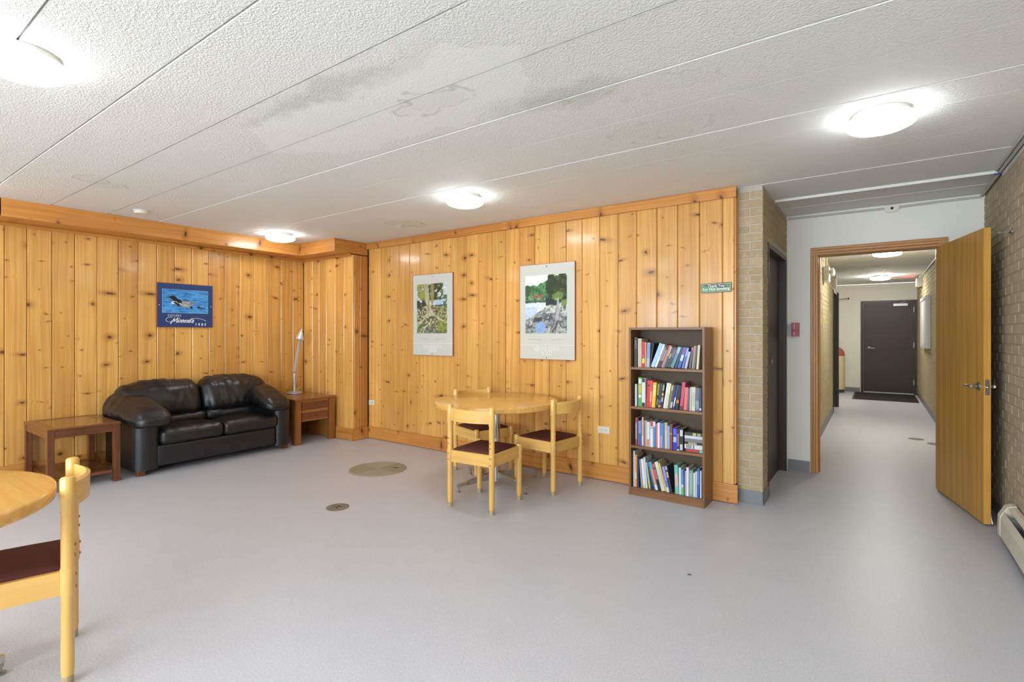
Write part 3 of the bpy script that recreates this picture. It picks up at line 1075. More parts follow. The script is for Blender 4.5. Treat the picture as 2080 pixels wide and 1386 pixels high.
S(soft(0.26, 0.69, 0.40, 0.11, 46, puff=(0.03, 0, 0.01), wr=0.0135, seed=55, freq=5, dirv=(0.5, 2.3, 0.75), shape=back_shape(-1)), 'back_cushion', -6.18, 2.315, 0.645)
S(soft(0.26, 0.69, 0.40, 0.11, 46, puff=(0.03, 0, 0.01), wr=0.0135, seed=68, freq=5, dirv=(0.5, 2.3, 0.75), shape=back_shape(1)), 'back_cushion', -6.18, 3.02, 0.65)
for y, sd in ((2.38, 5), (2.99, 8)):
    S(soft(0.2, 0.62, 0.12, 0.05, 20, puff=(0.015, 0, 0), wr=0.006, seed=sd, freq=9, dirv=(0.5, 2.6, 1)), 'lumbar_roll', -6.135, y, 0.455)
for x in (-5.745, -6.39):
    for y in (1.945, 3.41):
        MB().box(-0.028, 0.028, -0.032, 0.032, 0, 0.062, 0.004).build('foot', CHERRY_Z, sofa, (x - SC[0], y - SC[1], 0))

# =================================================================== SIDE TABLES
# low dark table with open shelf, left of the sofa
TX0, TX1, TY0, TY1, TZ = -6.47, -5.725, 1.262, 1.785, 0.548
tc = ((TX0 + TX1) / 2, (TY0 + TY1) / 2, 0)
t = thing('side_table', 'dark cherry side table with open lower shelf left of the sofa', 'side table', tc)
hx, hy = (TX1 - TX0) / 2, (TY1 - TY0) / 2
top = MB()
fw = 0.075
top.box(-hx, hx, -hy, -hy + fw, TZ - 0.022, TZ, 0.004)
top.box(-hx, hx, hy - fw, hy, TZ - 0.022, TZ, 0.004)
top.box(-hx, -hx + fw, -hy + fw + 0.001, hy - fw - 0.001, TZ - 0.022, TZ, 0.004)
top.box(hx - fw, hx, -hy + fw + 0.001, hy - fw - 0.001, TZ - 0.022, TZ, 0.004)
tp = top.build('top_frame', CHERRY, t)
MB().box(-hx + fw + 0.002, hx - fw - 0.002, -hy + fw + 0.002, hy - fw - 0.002, TZ - 0.02, TZ - 0.002).build('top_panel', wood('burl_panel', (142, 84, 40), (92, 50, 22), rough=0.2, coat=0.6, grain=1.3, var=0.05, axis='Y'), t)
for nm, a in (('apron', (hx - 0.028, hx - 0.008, -hy + 0.05, hy - 0.05)), ('apron', (-hx + 0.008, -hx + 0.028, -hy + 0.05, hy - 0.05)),
              ('apron', (-hx + 0.05, hx - 0.05, hy - 0.028, hy - 0.008)), ('apron', (-hx + 0.05, hx - 0.05, -hy + 0.008, -hy + 0.028))):
    MB().box(*a, TZ - 0.085, TZ - 0.0225, 0.003).build(nm, CHERRY, t)
for sx in (-1, 1):
    for sy in (-1, 1):
        m = MB()
        cx, cy = sx * (hx - 0.028), sy * (hy - 0.028)
        m.box(cx - 0.025, cx + 0.025, cy - 0.025, cy + 0.025, 0.028, TZ - 0.0225, 0.004)
        m.box(cx - 0.031, cx + 0.031, cy - 0.031, cy + 0.031, 0.0, 0.028, 0.006)
        m.build('leg', CHERRY_Z, t)
MB().box(-hx + 0.02, hx - 0.02, -hy + 0.056, hy - 0.056, 0.085, 0.112, 0.003).build('shelf', CHERRY, t)

# square end table with two drawers, right of the sofa
EX0, EX1, EY0, EY1, EZ = -6.46, -5.735, 3.545, 4.115, 0.562
t = thing('end_table', 'brown oak end table with two drawers under the desk lamp', 'end table', ((EX0 + EX1) / 2, (EY0 + EY1) / 2, 0))
hx, hy = (EX1 - EX0) / 2, (EY1 - EY0) / 2
MB().box(-hx, hx, -hy, hy, EZ - 0.03, EZ, 0.006).build('top', OAKEND, t)
for sx in (-1, 1):
    for sy in (-1, 1):
        cx, cy = sx * (hx - 0.045), sy * (hy - 0.045)
        MB().box(cx - 0.04, cx + 0.04, cy - 0.04, cy + 0.04, 0, EZ - 0.031, 0.005).build('leg', OAKEND_Z, t)
MB().box(-hx + 0.06, hx - 0.035, -hy + 0.086, hy - 0.086, 0.275, EZ - 0.032).build('body', wood('light_oak_rail', (196, 134, 72), (160, 100, 46), rough=0.3, coat=0.3, grain=0.8, var=0.05, axis='Y'), t)
for sy in (-1, 1):
    a, b = sorted((sy * (hy - 0.02), sy * (hy - 0.045)))
    MB().box(-hx + 0.086, hx - 0.086, a, b, 0.275, EZ - 0.032).build('side_panel', OAKEND, t)
for z0, z1 in ((0.292, 0.384), (0.418, 0.51)):
    d = MB().box(hx - 0.0345, hx - 0.016, -hy + 0.105, hy - 0.105, z0, z1, 0.003).build('drawer', DRAWER, t)
    m = MB().lathe([(0.004, 0), (0.004, 0.008), (0.009, 0.012), (0.009, 0.018), (0.003, 0.021)], 12).xf(Matrix.Rotation(PI / 2, 4, 'Y'))
    m.build('knob', plain('aged_brass', (128, 96, 48), 0.35, 1.0), d, (hx - 0.016, 0, (z0 + z1) / 2), smooth=True)

# =================================================================== DESK LAMP
t = thing('desk_lamp', 'silver desk lamp with cone shade on the end table', 'lamp', (-6.335, 3.905, EZ))
MB().lathe([(0.098, 0), (0.102, 0.006), (0.1, 0.018), (0.085, 0.026), (0.03, 0.03)], 36).build('base', SILVER, t, smooth=True)
MB().lathe([(0.024, 0.03), (0.017, 0.05), (0.018, 0.16), (0.022, 0.2), (0.022, 0.27), (0.016, 0.275)], 20).build('stem', SILVER, t, smooth=True)
# arm leans towards the right of the picture (along +y) and slightly forward
m = MB()
A0, A1 = Vector((0, 0, 0.285)), Vector((0.02, 0.075, 0.75))
for s in (-1, 1):
    m.tube([A0 + Vector((0, s * 0.012, 0)), A1 + Vector((0, s * 0.012, 0))], 0.006, 8)
m.tube([A0, A1], 0.009, 8)
m.build('arm', SILVER, t, smooth=True)
MB().tube([A0 + Vector((-0.02, 0, -0.005)), A0 + Vector((0.02, 0, -0.005))], 0.016, 12).build('joint', CHROME, t, smooth=True)
sh = MB()
sh.lathe([(0.016, 0.0), (0.02, -0.012), (0.055, -0.115), (0.052, -0.115), (0.016, -0.012)], 28, cap=False)
sh.xf(Matrix.Rotation(math.radians(-14), 4, 'X'))
sh.build('shade', plain('white_shade', (222, 222, 222), 0.3, 0.2), t, (0.035, 0.082, 0.835), smooth=True)
cp = MB().lathe([(0.018, 0.0), (0.021, 0.004), (0.021, 0.03), (0.016, 0.036)], 20)
cp.xf(Matrix.Rotation(math.radians(-14), 4, 'X'))
cp.build('cap', CHROME, t, (0.035, 0.082, 0.83), smooth=True)
pts = [(-0.09, 0.03, 0.008), (-0.1, 0.09, 0.02), (-0.1, 0.125, 0.055), (-0.1, 0.14, 0.075), (-0.1, 0.155, 0.06), (-0.105, 0.15, 0.03), (-0.11, 0.12, 0.006), (-0.12, 0.09, 0.004)]
MB().tube(pts, 0.0035, 6).build('cord', WHITE_PLASTIC, t, smooth=True)

# =================================================================== ROUND TABLES AND CHAIRS
TZT = 0.765


def round_table(label, x, y, dirs, R=0.56):
    t = thing('round_table', label, 'table', (x, y, 0), 0, 'round laminate tables on chrome pedestals')
    MB().lathe([(R - 0.012, TZT - 0.05), (R - 0.002, TZT - 0.046), (R, TZT - 0.036), (R, TZT - 0.008), (R - 0.003, TZT - 0.002), (R - 0.01, TZT)], 72).build('tabletop', TABLETOP, t, smooth=True, angle=60)
    MB().lathe([(0.036, 0.028), (0.036, TZT - 0.062), (0.12, TZT - 0.058), (0.12, TZT - 0.051)], 28).build('column', CHROME, t, smooth=True)
    for a in dirs:
        m = MB()
        m.prism([(0.034, 0.118), (0.34, 0.078), (0.42, 0.074), (0.42, 0.046), (0.034, 0.05)], -0.011, 0.011, 'XZ')
        ft = m.build('foot_arm', CHROME, t, rot=(0, 0, math.radians(a)))
        MB().lathe([(0.018, 0.0), (0.018, 0.008), (0.006, 0.012), (0.006, 0.03), (0.0105, 0.03), (0.0105, 0.0455)], 14).build('leveller', STEEL, ft, (0.408, 0, 0), smooth=True)
    return t


round_table('round beech laminate table on chrome pedestal in front of the posters', -2.82, 3.725, (255, 345, 65, 165))
round_table('round beech laminate table cut off at the left edge of the picture', -2.836, 0.083, (94, 184, 274, 4))

PEG = plain('peg_wood', (176, 112, 52), 0.4)
WORN = plain('worn_leg_tip', (176, 156, 120), 0.6)


def make_chair(label):
    t = thing('dining_chair', label, 'chair', (0, 0, 0), 0, 'beech chairs with brown seats')
    w, d = 0.197, 0.205
    rs, rl = 0.0245, 0.0215
    back = [(rl * 0.9, 0.036), (rl, 0.06), (rl, 0.345), (rs, 0.35), (rs, 0.452), (rl, 0.456), (rl, 0.665), (rs, 0.67), (rs, 0.8), (rs - 0.004, 0.807), (rs - 0.012, 0.81)]
    front = [(rl * 0.9, 0.036), (rl, 0.06), (rl, 0.345), (rs, 0.35), (rs, 0.455), (rs - 0.004, 0.462), (rs - 0.012, 0.465)]
    for sx in (-1, 1):
        for sy, pr in ((-1, back), (1, front)):
            lg = MB().lathe(pr, 20).build('leg', BEECH, t, (sx * w, sy * d, 0), smooth=True, angle=35)
            MB().lathe([(rl * 0.8, 0), (rl * 0.9, 0.006), (rl * 0.9, 0.0355)], 16).build('foot_tip', WORN, lg, smooth=True)
            if sy < 0:
                for z in (0.375, 0.425, 0.5, 0.54):
                    MB().lathe([(0.006, 0), (0.006, 0.003), (0.003, 0.005)], 10).xf(Matrix.Rotation(PI / 2, 4, 'X')).build('peg', PEG, lg, (0, -(rs if z < 0.46 else rl) + 0.0005, z), smooth=True)
    for sy in (-1, 1):
        MB().box(-w + 0.02, w - 0.02, sy * d - 0.011, sy * d + 0.011, 0.355, 0.447, 0.003).build('seat_rail', BEECH_X, t)
    for sx in (-1, 1):
        m = MB().box(-d + 0.02, d - 0.02, -0.011, 0.011, 0.355, 0.447, 0.003)
        m.build('seat_rail', BEECH_X, t, (sx * w, 0, 0), (0, 0, PI / 2))
    pad = soft(2 * w - 0.03, 2 * d - 0.03, 0.06, 0.02, 12, puff=(0, 0, 0.008))
    pad.build('seat_pad', SEAT, t, (0, 0, 0.433), smooth=True)
    # curved plywood backrest bowed away from the sitter
    m = MB()
    n = 18
    vs, fs = [], []
    for i in range(n + 1):
        u = -1 + 2 * i / n
        x = u * (w - 0.012)
        y = -d - 0.052 * (1 - u * u)
        for yy, z in ((y, 0.68), (y - 0.012, 0.684), (y - 0.014, 0.778), (y, 0.784)):
            vs.append((x, yy, z))
    for i in range(n):
        for k in range(4):
            fs.append((i * 4 + k, i * 4 + (k + 1) % 4, (i + 1) * 4 + (k + 1) % 4, (i + 1) * 4 + k))
    fs += [(0, 1, 2, 3), tuple(n * 4 + k for k in (3, 2, 1, 0))]
    m.add(vs, fs)
    m.build('backrest', BEECH_X, t, smooth=True, angle=35)
    return t


proto = None
for lab, x, y, rz in (('beech chair with its back to the viewer, front of the far round table', -2.5715, 3.252, 4.4),
                      ('beech chair on the bookcase side of the far round table', -2.40, 3.95, 83.0),
                      ('beech chair half hidden behind the far round table', -3.18, 3.985, 250.0),
                      ('beech chair pushed in at the near table on the left edge', -2.82, 0.487, 163.8)):
    if proto is None:
        c = proto = make_chair(lab)
    else:
        c = copy_tree(proto)
    c['label'] = lab
    c.location = (x, y, 0)
    c.rotation_euler = (0, 0, math.radians(rz))

# =================================================================== BOOKCASE
BX0, BX1, BY0, BY1, BH = -1.712, -1.088, 4.128, 4.362, 1.418
bc = thing('bookcase', 'walnut laminate bookcase with four shelves of books by the pillar', 'bookcase', ((BX0 + BX1) / 2, (BY0 + BY1) / 2, 0))
hx, hy = (BX1 - BX0) / 2, (BY1 - BY0) / 2
TH = 0.018
for sx in (-1, 1):
    a, b = sorted((sx * hx, sx * (hx - TH)))
    MB().box(a, b, -hy, hy, 0, BH, 0.001).build('side_panel', WALNUT, bc)
SH = [1.083, 0.75, 0.42, 0.066]
MB().box(-hx + TH + 0.0003, hx - TH - 0.0003, -hy + 0.002, hy, BH - 0.02, BH - 0.0005).build('top', WALNUT_X, bc)
for z in SH:
    MB().box(-hx + TH + 0.0003, hx - TH - 0.0003, -hy + 0.003, hy - 0.006, z - 0.02, z).build('shelf', WALNUT_X, bc)
MB().box(-hx + TH + 0.0003, hx - TH - 0.0003, -hy + 0.004, -hy + 0.02, 0.001, 0.0455).build('kick_board', WALNUT_X, bc)
MB().box(-hx + TH + 0.0003, hx - TH - 0.0003, hy - 0.0055, hy - 0.0005, 0.046, BH - 0.021).build('back_panel', plain('dark_hardboard', (92, 74, 54), 0.6, nz=0.1, scale=12), bc)

PAGES = plain('book_pages', (214, 204, 182), 0.85, nz=0.08, scale=200)
_bookmat = {}


def bookmat(rgb):
    if rgb not in _bookmat:
        _bookmat[rgb] = plain('book_cover_%02x%02x%02x' % rgb, rgb, 0.38, nz=0.05, scale=90)
    return _bookmat[rgb]


K, W = (26, 26, 28), (226, 226, 224)
NAVY, RED, YEL = (34, 42, 84), (196, 48, 44), (226, 182, 40)
# (left, right, height, lean, colour, colour words, bands[(from, to, colour)])
ROWS = [
    ('top', 105, 1815, 0.000349, [
        (150, 222, 720, 0, (40, 42, 40), 'black', [(0.6, 0.9, (90, 92, 80))]),
        (240, 335, 690, 0, (206, 182, 160), 'pinkish beige', []),
        (345, 420, 610, 0, RED, 'red', [(0.15, 0.35, (236, 208, 90)), (0.42, 0.44, (240, 190, 90))]),
        (424, 452, 600, 0, (206, 172, 112), 'thin tan', []),
        (462, 535, 590, 2, (176, 182, 204), 'blue and grey', [(0.36, 0.98, (108, 148, 206))]),
        (538, 566, 580, 8, (24, 26, 34), 'black', []),
        (580, 660, 600, 21, (168, 206, 232), 'pale blue', [(0.5, 0.52, W), (0.6, 0.95, (150, 196, 226))]),
        (665, 720, 580, 21, (222, 228, 234), 'white', [(0.5, 0.53, (140, 150, 160))]),
        (725, 765, 570, 21, (48, 46, 48), 'charcoal', [(0.3, 0.9, (150, 146, 140))]),
        (770, 820, 560, 21, (50, 42, 78), 'dark purple', [(0.3, 0.8, (150, 140, 170))]),
        (825, 870, 560, 21, (238, 124, 62), 'orange', []),
        (875, 915, 540, 21, (70, 116, 158), 'blue and tan', [(0.55, 0.98, (176, 170, 156))]),
        (920, 960, 520, 21, (64, 58, 46), 'olive brown', [(0.45, 0.7, (180, 164, 112))]),
        (965, 1040, 510, 21, (44, 60, 54), 'dark green', [(0.5, 0.9, (112, 92, 124))]),
        (1045, 1120, 520, 21, (96, 138, 158), 'teal blue', [(0.7, 0.98, (164, 190, 204))]),
        (1125, 1175, 510, 19, (34, 66, 92), 'dark teal', []),
        (1180, 1250, 505, 17, (54, 88, 172), 'royal blue', [(0.35, 0.65, (210, 220, 238)), (0.68, 0.98, (140, 80, 160))]),
        (1255, 1305, 500, 15, (96, 110, 186), 'violet blue', [(0.6, 0.95, (140, 180, 224))]),
        (1310, 1365, 400, 13, (182, 184, 212), 'short lavender', []),
        (1370, 1420, 500, 8, (92, 78, 66), 'brown', [(0.85, 0.99, (206, 92, 92))]),
        (1425, 1470, 530, 6, (158, 140, 136), 'mauve grey', []),
        (1475, 1510, 540, 5, (74, 84, 72), 'grey green', []),
        (1515, 1565, 550, 4, (226, 208, 176), 'cream', [])]),
    ('second', 105, 1815, 0.000349, [
        (175, 220, 535, 0, (206, 212, 222), 'pale grey', []),
        (224, 254, 530, 0, (34, 66, 64), 'dark green', []),
        (260, 342, 705, 0, (96, 166, 88), 'green and yellow', [(0.45, 0.75, (206, 186, 60)), (0.78, 0.95, (214, 226, 216)), (0.3, 0.42, (210, 226, 206))]),
        (350, 440, 690, 0, (216, 216, 218), 'white with black foot', [(0.0, 0.15, (36, 36, 42)), (0.85, 1.0, (36, 42, 54))]),
        (452, 535, 640, 3, (212, 46, 44), 'bright red', [(0.78, 0.84, (40, 20, 20))]),
        (540, 590, 640, 3, (222, 84, 82), 'salmon red', [(0.2, 0.6, (240, 160, 150))]),
        (596, 682, 600, 4, (230, 186, 44), 'yellow', [(0.45, 0.9, (242, 214, 120))]),
        (690, 740, 600, 5, K, 'black with yellow lettering', [(0.5, 0.95, (150, 158, 50)), (0.1, 0.35, (110, 112, 50))]),
        (745, 810, 590, 5, (40, 44, 66), 'dark navy', [(0.02, 0.12, (226, 146, 60)), (0.18, 0.32, (88, 86, 160))]),
        (815, 865, 590, 6, K, 'black with pale lettering', [(0.25, 0.45, (170, 170, 160)), (0.5, 0.62, YEL), (0.7, 0.95, (160, 156, 120))]),
        (872, 920, 610, 9, (226, 228, 234), 'white', []),
        (925, 985, 600, 9, (206, 206, 164), 'pale olive', [(0.6, 0.9, (226, 222, 170))]),
        (990, 1040, 575, 10, (122, 106, 76), 'tan and black', [(0.75, 0.95, (200, 186, 120))]),
        (1046, 1090, 570, 11, (44, 52, 112), 'navy and white', [(0.05, 0.3, (190, 200, 216))]),
        (1096, 1140, 565, 11, (56, 66, 128), 'indigo', [(0.1, 0.5, (196, 200, 212))]),
        (1146, 1215, 560, 9, (24, 20, 24), 'black and orange', [(0.25, 0.4, (222, 116, 44))]),
        (1240, 1315, 640, 6, (196, 74, 106), 'magenta', [(0.0, 0.14, (52, 48, 66))]),
        (1322, 1400, 525, 4, (226, 112, 112), 'salmon pink', []),
        (1410, 1450, 510, 3, (106, 84, 92), 'mauve brown', []),
        (1462, 1500, 535, 2, (182, 190, 194), 'light grey', []),
        (1512, 1596, 545, 1, (206, 202, 180), 'cream', [(0.2, 0.8, (190, 186, 160))]),
        (1610, 1690, 535, 0, (96, 104, 128), 'mottled grey-blue', [(0.1, 0.45, (140, 148, 170))]),
        (1700, 1755, 530, 0, (40, 54, 92), 'navy', [(0.05, 0.15, (200, 210, 230))])]),
    ('third', 105, 1815, 0.000349, [
        (185, 222, 665, 0, (178, 172, 190), 'pale lilac and red', [(0.0, 0.22, (160, 30, 40)), (0.82, 1.0, (172, 44, 50))]),
        (228, 258, 650, 0, (110, 24, 34), 'thin dark red', []),
        (264, 338, 595, 0, (122, 146, 200), 'light blue and indigo', [(0.0, 0.5, (72, 88, 150))]),
        (345, 388, 690, 0, (206, 176, 150), 'thin tan', [(0.0, 0.36, (226, 216, 214))]),
        (395, 445, 620, 0, (138, 112, 118), 'mauve brown', []),
        (450, 474, 620, 0, (216, 204, 176), 'thin cream', []),
        (478, 536, 590, 0, (226, 222, 222), 'white with orange foot', [(0.02, 0.3, (224, 132, 84))]),
        (542, 568, 580, 0, (164, 180, 204), 'thin pale blue', []),
        (572, 640, 610, 0, (228, 224, 224), 'white with red head', [(0.8, 1.0, (204, 44, 74)), (0.7, 0.78, (176, 172, 140))]),
        (644, 700, 610, 0, (72, 138, 206), 'sky blue', [(0.8, 1.0, W)]),
        (705, 756, 570, 0, (206, 106, 104), 'dusty pink', []),
        (760, 812, 600, 0, (228, 224, 230), 'white', []),
        (816, 864, 590, 0, (110, 140, 200), 'blue and pink', [(0.0, 0.5, (212, 168, 190))]),
        (868, 920, 600, 0, (72, 126, 192), 'blue', []),
        (924, 990, 610, 0, (206, 196, 176), 'beige', [(0.75, 0.98, (186, 176, 156))]),
        (994, 1050, 540, 0, (150, 178, 198), 'grey-blue', []),
        (1055, 1122, 585, 0, (140, 66, 64), 'brick red', [(0.6, 0.66, (210, 140, 90)), (0.7, 0.98, (112, 72, 96))]),
        (1130, 1220, 510, 0, (40, 54, 208), 'vivid royal blue', [(0.35, 0.6, (180, 190, 236)), (0.68, 0.95, (90, 104, 226))]),
        (1226, 1290, 495, 0, (58, 46, 46), 'dark brown', [(0.0, 0.06, W), (0.2, 0.8, (124, 112, 112))]),
        (1296, 1376, 510, 0, (40, 38, 38), 'black and white', [(0.65, 0.95, (200, 200, 204)), (0.02, 0.3, (196, 196, 196))])]),
    ('bottom', 95, 1615, 0.000392, [
        (120, 150, 770, 0, (206, 214, 226), 'tall pale blue', []),
        (155, 196, 690, 0, (236, 168, 88), 'orange', [(0.25, 0.45, (240, 214, 170))]),
        (201, 240, 640, -1, (44, 62, 112), 'navy', []),
        (246, 296, 600, -4, (162, 152, 138), 'grey and tan', []),
        (302, 352, 620, -5, (222, 226, 230), 'white', [(0.0, 0.14, (206, 206, 170))]),
        (357, 390, 660, -5, (216, 220, 226), 'thin white', []),
        (410, 446, 560, -8, (178, 184, 180), 'pale grey with yellow foot', [(0.02, 0.3, (206, 196, 110))]),
        (520, 556, 580, -15, (54, 106, 146), 'blue', []),
        (562, 624, 590, -15, (96, 158, 180), 'teal and salmon', [(0.2, 0.75, (226, 140, 112)), (0.0, 0.2, (216, 220, 226))]),
        (630, 694, 580, -15, (40, 36, 40), 'red and black', [(0.4, 0.78, (192, 96, 116)), (0.82, 0.98, (204, 88, 84))]),
        (700, 775, 610, -15, (222, 218, 186), 'cream', [(0.2, 0.8, (198, 206, 180))]),
        (780, 816, 600, -15, (206, 184, 130), 'tan', []),
        (822, 876, 530, -12, (150, 144, 206), 'lavender', [(0.0, 0.2, (220, 220, 228)), (0.2, 0.45, (96, 122, 190))]),
        (882, 930, 550, -12, (48, 54, 70), 'slate and tan', [(0.55, 0.78, (190, 180, 120)), (0.84, 0.99, (196, 172, 206))]),
        (1040, 1112, 590, -2, (112, 190, 182), 'turquoise', [(0.25, 0.7, (220, 176, 164))]),
        (1122, 1170, 550, -1, (222, 224, 220), 'white', []),
        (1176, 1230, 520, -1, (92, 136, 196), 'blue and green', [(0.02, 0.3, (110, 186, 66)), (0.3, 0.42, (190, 206, 220))]),
        (1238, 1274, 500, 0, (176, 166, 186), 'lilac grey', []),
        (1282, 1330, 580, 0, (226, 220, 224), 'tall white', []),
        (1340, 1410, 530, 0, (122, 164, 160), 'sea green', [(0.1, 0.9, (150, 182, 178))]),
        (1418, 1458, 490, 0, (222, 220, 210), 'short cream', []),
        (1464, 1488, 520, 0, (206, 222, 234), 'thin pale blue', []),
        (1494, 1548, 590, 0, (52, 96, 168), 'blue', [(0.45, 0.9, (90, 130, 196))]),
        (1553, 1580, 550, 0, (222, 224, 232), 'thin white', [])]),
]
ORD = ['first', 'second', 'third', 'fourth', 'fifth', 'sixth', 'seventh', 'eighth', 'ninth', 'tenth', 'eleventh', 'twelfth', 'thirteenth', 'fourteenth', 'fifteenth', 'sixteenth', 'seventeenth', 'eighteenth', 'nineteenth', 'twentieth', 'twenty-first', 'twenty-second', 'twenty-third', 'twenty-fourth', 'twenty-fifth']


def book_parts(name, w, dep, h, rgb, bands, hard=0.0016):
    """upright book, spine at local -y, origin at the bottom centre"""
    m = MB()
    x, y = w / 2, dep / 2
    m.box(-x, x, -y, -y + hard, 0, h)
    m.box(-x, -x + hard, -y + hard, y, 0, h)
    m.box(x - hard, x, -y + hard, y, 0, h)
    o = m.build(name, bookmat(rgb))
    MB().box(-x + hard, x - hard, -y + hard, y - 0.003, 0.002, h - 0.003).build('pages', PAGES, o)
    for a, b, c in bands:
        MB().box(-x * 0.82, x * 0.82, -y - 0.0006, -y - 0.0001, h * a + 0.001, h * b - 0.001).build('spine_print', bookmat(c), o)
    return o


def rect(px, w, h, th):
    """corners (x, z) of a book leaning by th (to the right if positive), lowest corner at z = 0, left-most bottom at px"""
    c, s = math.cos(th), math.sin(th)
    pts = [(-w / 2, 0), (w / 2, 0), (w / 2, h), (-w / 2, h)]
    r = [(x * c + z * s, -x * s + z * c) for x, z in pts]
    mz = min(z for _, z in r)
    x0 = min(r[0][0], r[1][0])
    return [(x - x0 + px, z - mz) for x, z in r]


def overlap(A, B, gap=0.0006):
    for P in (A, B):
        for i in range(4):
            ex, ez = P[(i + 1) % 4][0] - P[i][0], P[(i + 1) % 4][1] - P[i][1]
            n = math.hypot(ex, ez)
            ax, az = -ez / n, ex / n
            a = [x * ax + z * az for x, z in A]
            b = [x * ax + z * az for x, z in B]
            if max(a) + gap < min(b) or max(b) + gap < min(a):
                return False
    return True


XI0, XI1 = BX0 + TH + 0.003, BX1 - TH - 0.003
rb2 = random.Random(5)
for (sname, c0, c1, sc, books), sz in zip(ROWS, SH):
    sx = (XI1 - XI0) / (c1 - c0)
    if sname == 'third':
        sx *= 0.985
    lim = XI1 if sname != 'third' else XI0 + (1378 - c0) * sx
    placed = None
    for fit in range(30):
        shrink = 1 - 0.03 * fit
        prev = []
        out = []
        ok = True
        for (a, b, hc_, lean, rgb, nm, bands) in books:
            w = max(0.006, (b - a) * sx * shrink)
            h = hc_ * sc
            th = math.radians(lean)
            px = XI0 + (a - c0) * sx
            if sname == 'top' and lean >= 4:
                px = XI0 + (a - c0) * sx
            R = rect(px, w, h, th)
            g = 0
            while prev and any(overlap(R, q) for q in prev[-6:]) and g < 600:
                px += 0.0008
                R = rect(px, w, h, th)
                g += 1
            if max(x for x, _ in R) > lim:
                ok = False
            prev.append(R)
            out.append((R, w, h, th, rgb, nm, bands))
        if ok:
            break
    for i, (R, w, h, th, rgb, nm, bands) in enumerate(out):
        dep = min(0.17, 0.1 + h * 0.22)
        o = book_parts('book', w, dep, h, rgb, bands)
        bxm, bzm = (R[0][0] + R[1][0]) / 2, (R[0][1] + R[1][1]) / 2
        o.location = (bxm, BY0 + 0.026 + rb2.uniform(0, 0.012) + dep / 2, sz + 0.0006 + bzm)
        o.rotation_euler = (0, th, 0)
        st = 'leaning ' if abs(th) > 0.1 else 'upright '
        tag(o, '%s %sbook, %s from left on the %s bookcase shelf' % (nm, st, ORD[i], sname), 'book', 'books on the %s shelf' % sname)

# flat pile at the right end of the third shelf
z = SH[2] + 0.0006
px0, px1 = XI0 + (1392 - 105) * (XI1 - XI0) / 1710, XI1 - 0.002
for i, (h, rgb, nm, bands, where) in enumerate((
        (0.026, (36, 32, 36), 'black book with red lettering', [(0.08, 0.78, (190, 60, 62)), (0.8, 0.98, (120, 190, 180))], 'lowest of the flat pile on the third shelf'),
        (0.034, (216, 216, 218), 'white book with grey lettering', [(0.08, 0.4, (140, 140, 150)), (0.46, 0.56, (70, 120, 140))], 'second from the bottom of the flat pile'),
        (0.02, (46, 42, 40), 'dark brown book', [(0.2, 0.68, (176, 150, 110))], 'third from the bottom of the flat pile'),
        (0.026, (120, 120, 132), 'grey book', [], 'fourth from the bottom of the flat pile'),
        (0.022, (206, 208, 216), 'pale grey book', [], 'second from the top of the flat pile'),
        (0.026, (52, 58, 48), 'dark olive book', [(0.45, 0.65, (196, 186, 120)), (0.7, 0.9, (150, 166, 120))], 'topmost of the flat pile on the third shelf'))):
    L = px1 - px0 - 0.002 * (i % 2)
    o = book_parts('book', h, 0.125, L, rgb, bands)
    o.location = (px0 + 0.001, BY0 + 0.03 + 0.0625, z + h / 2)
    o.rotation_euler = (0, PI / 2, 0)
    tag(o, nm + ', ' + where, 'book', 'books lying flat on the third shelf')
    z += h + 0.0006

# =================================================================== PRINTED PICTURES
def srgb2lin(a):
    a = np.clip(a, 0, 1)
    return np.where(a <= 0.04045, a / 12.92, ((a + 0.055) / 1.055) ** 2.4)


def vnoise(U, V, su, sv, seed, octv=4):
    """value noise on arrays"""
    rs = np.random.RandomState(seed)
    tot = np.zeros_like(U)
    amp = 1.0
    s = 0.0
    for o in range(octv):
        g = rs.rand(64, 64)
        x, y = U * su * 2 ** o, V * sv * 2 ** o
        xi, yi = np.floor(x).astype(int), np.floor(y).astype(int)
        fx, fy = x - xi, y - yi
        fx, fy = fx * fx * (3 - 2 * fx), fy * fy * (3 - 2 * fy)
        a, b = g[xi % 64, yi % 64], g[(xi + 1) % 64, yi % 64]
        c, d = g[xi % 64, (yi + 1) % 64], g[(xi + 1) % 64, (yi + 1) % 64]
        tot += amp * ((a * (1 - fx) + b * fx) * (1 - fy) + (c * (1 - fx) + d * fx) * fy)
        s += amp
        amp *= 0.55
    return tot / s


def inpoly(U, V, poly):
    r = np.zeros(U.shape, bool)
    n = len(poly)
    for i in range(n):
        x0, y0 = poly[i]
        x1, y1 = poly[(i + 1) % n]
        if y0 == y1:
            continue
        c = ((V > min(y0, y1)) & (V <= max(y0, y1)))
        xx = x0 + (V - y0) * (x1 - x0) / (y1 - y0)
        r ^= c & (U < xx)
    return r


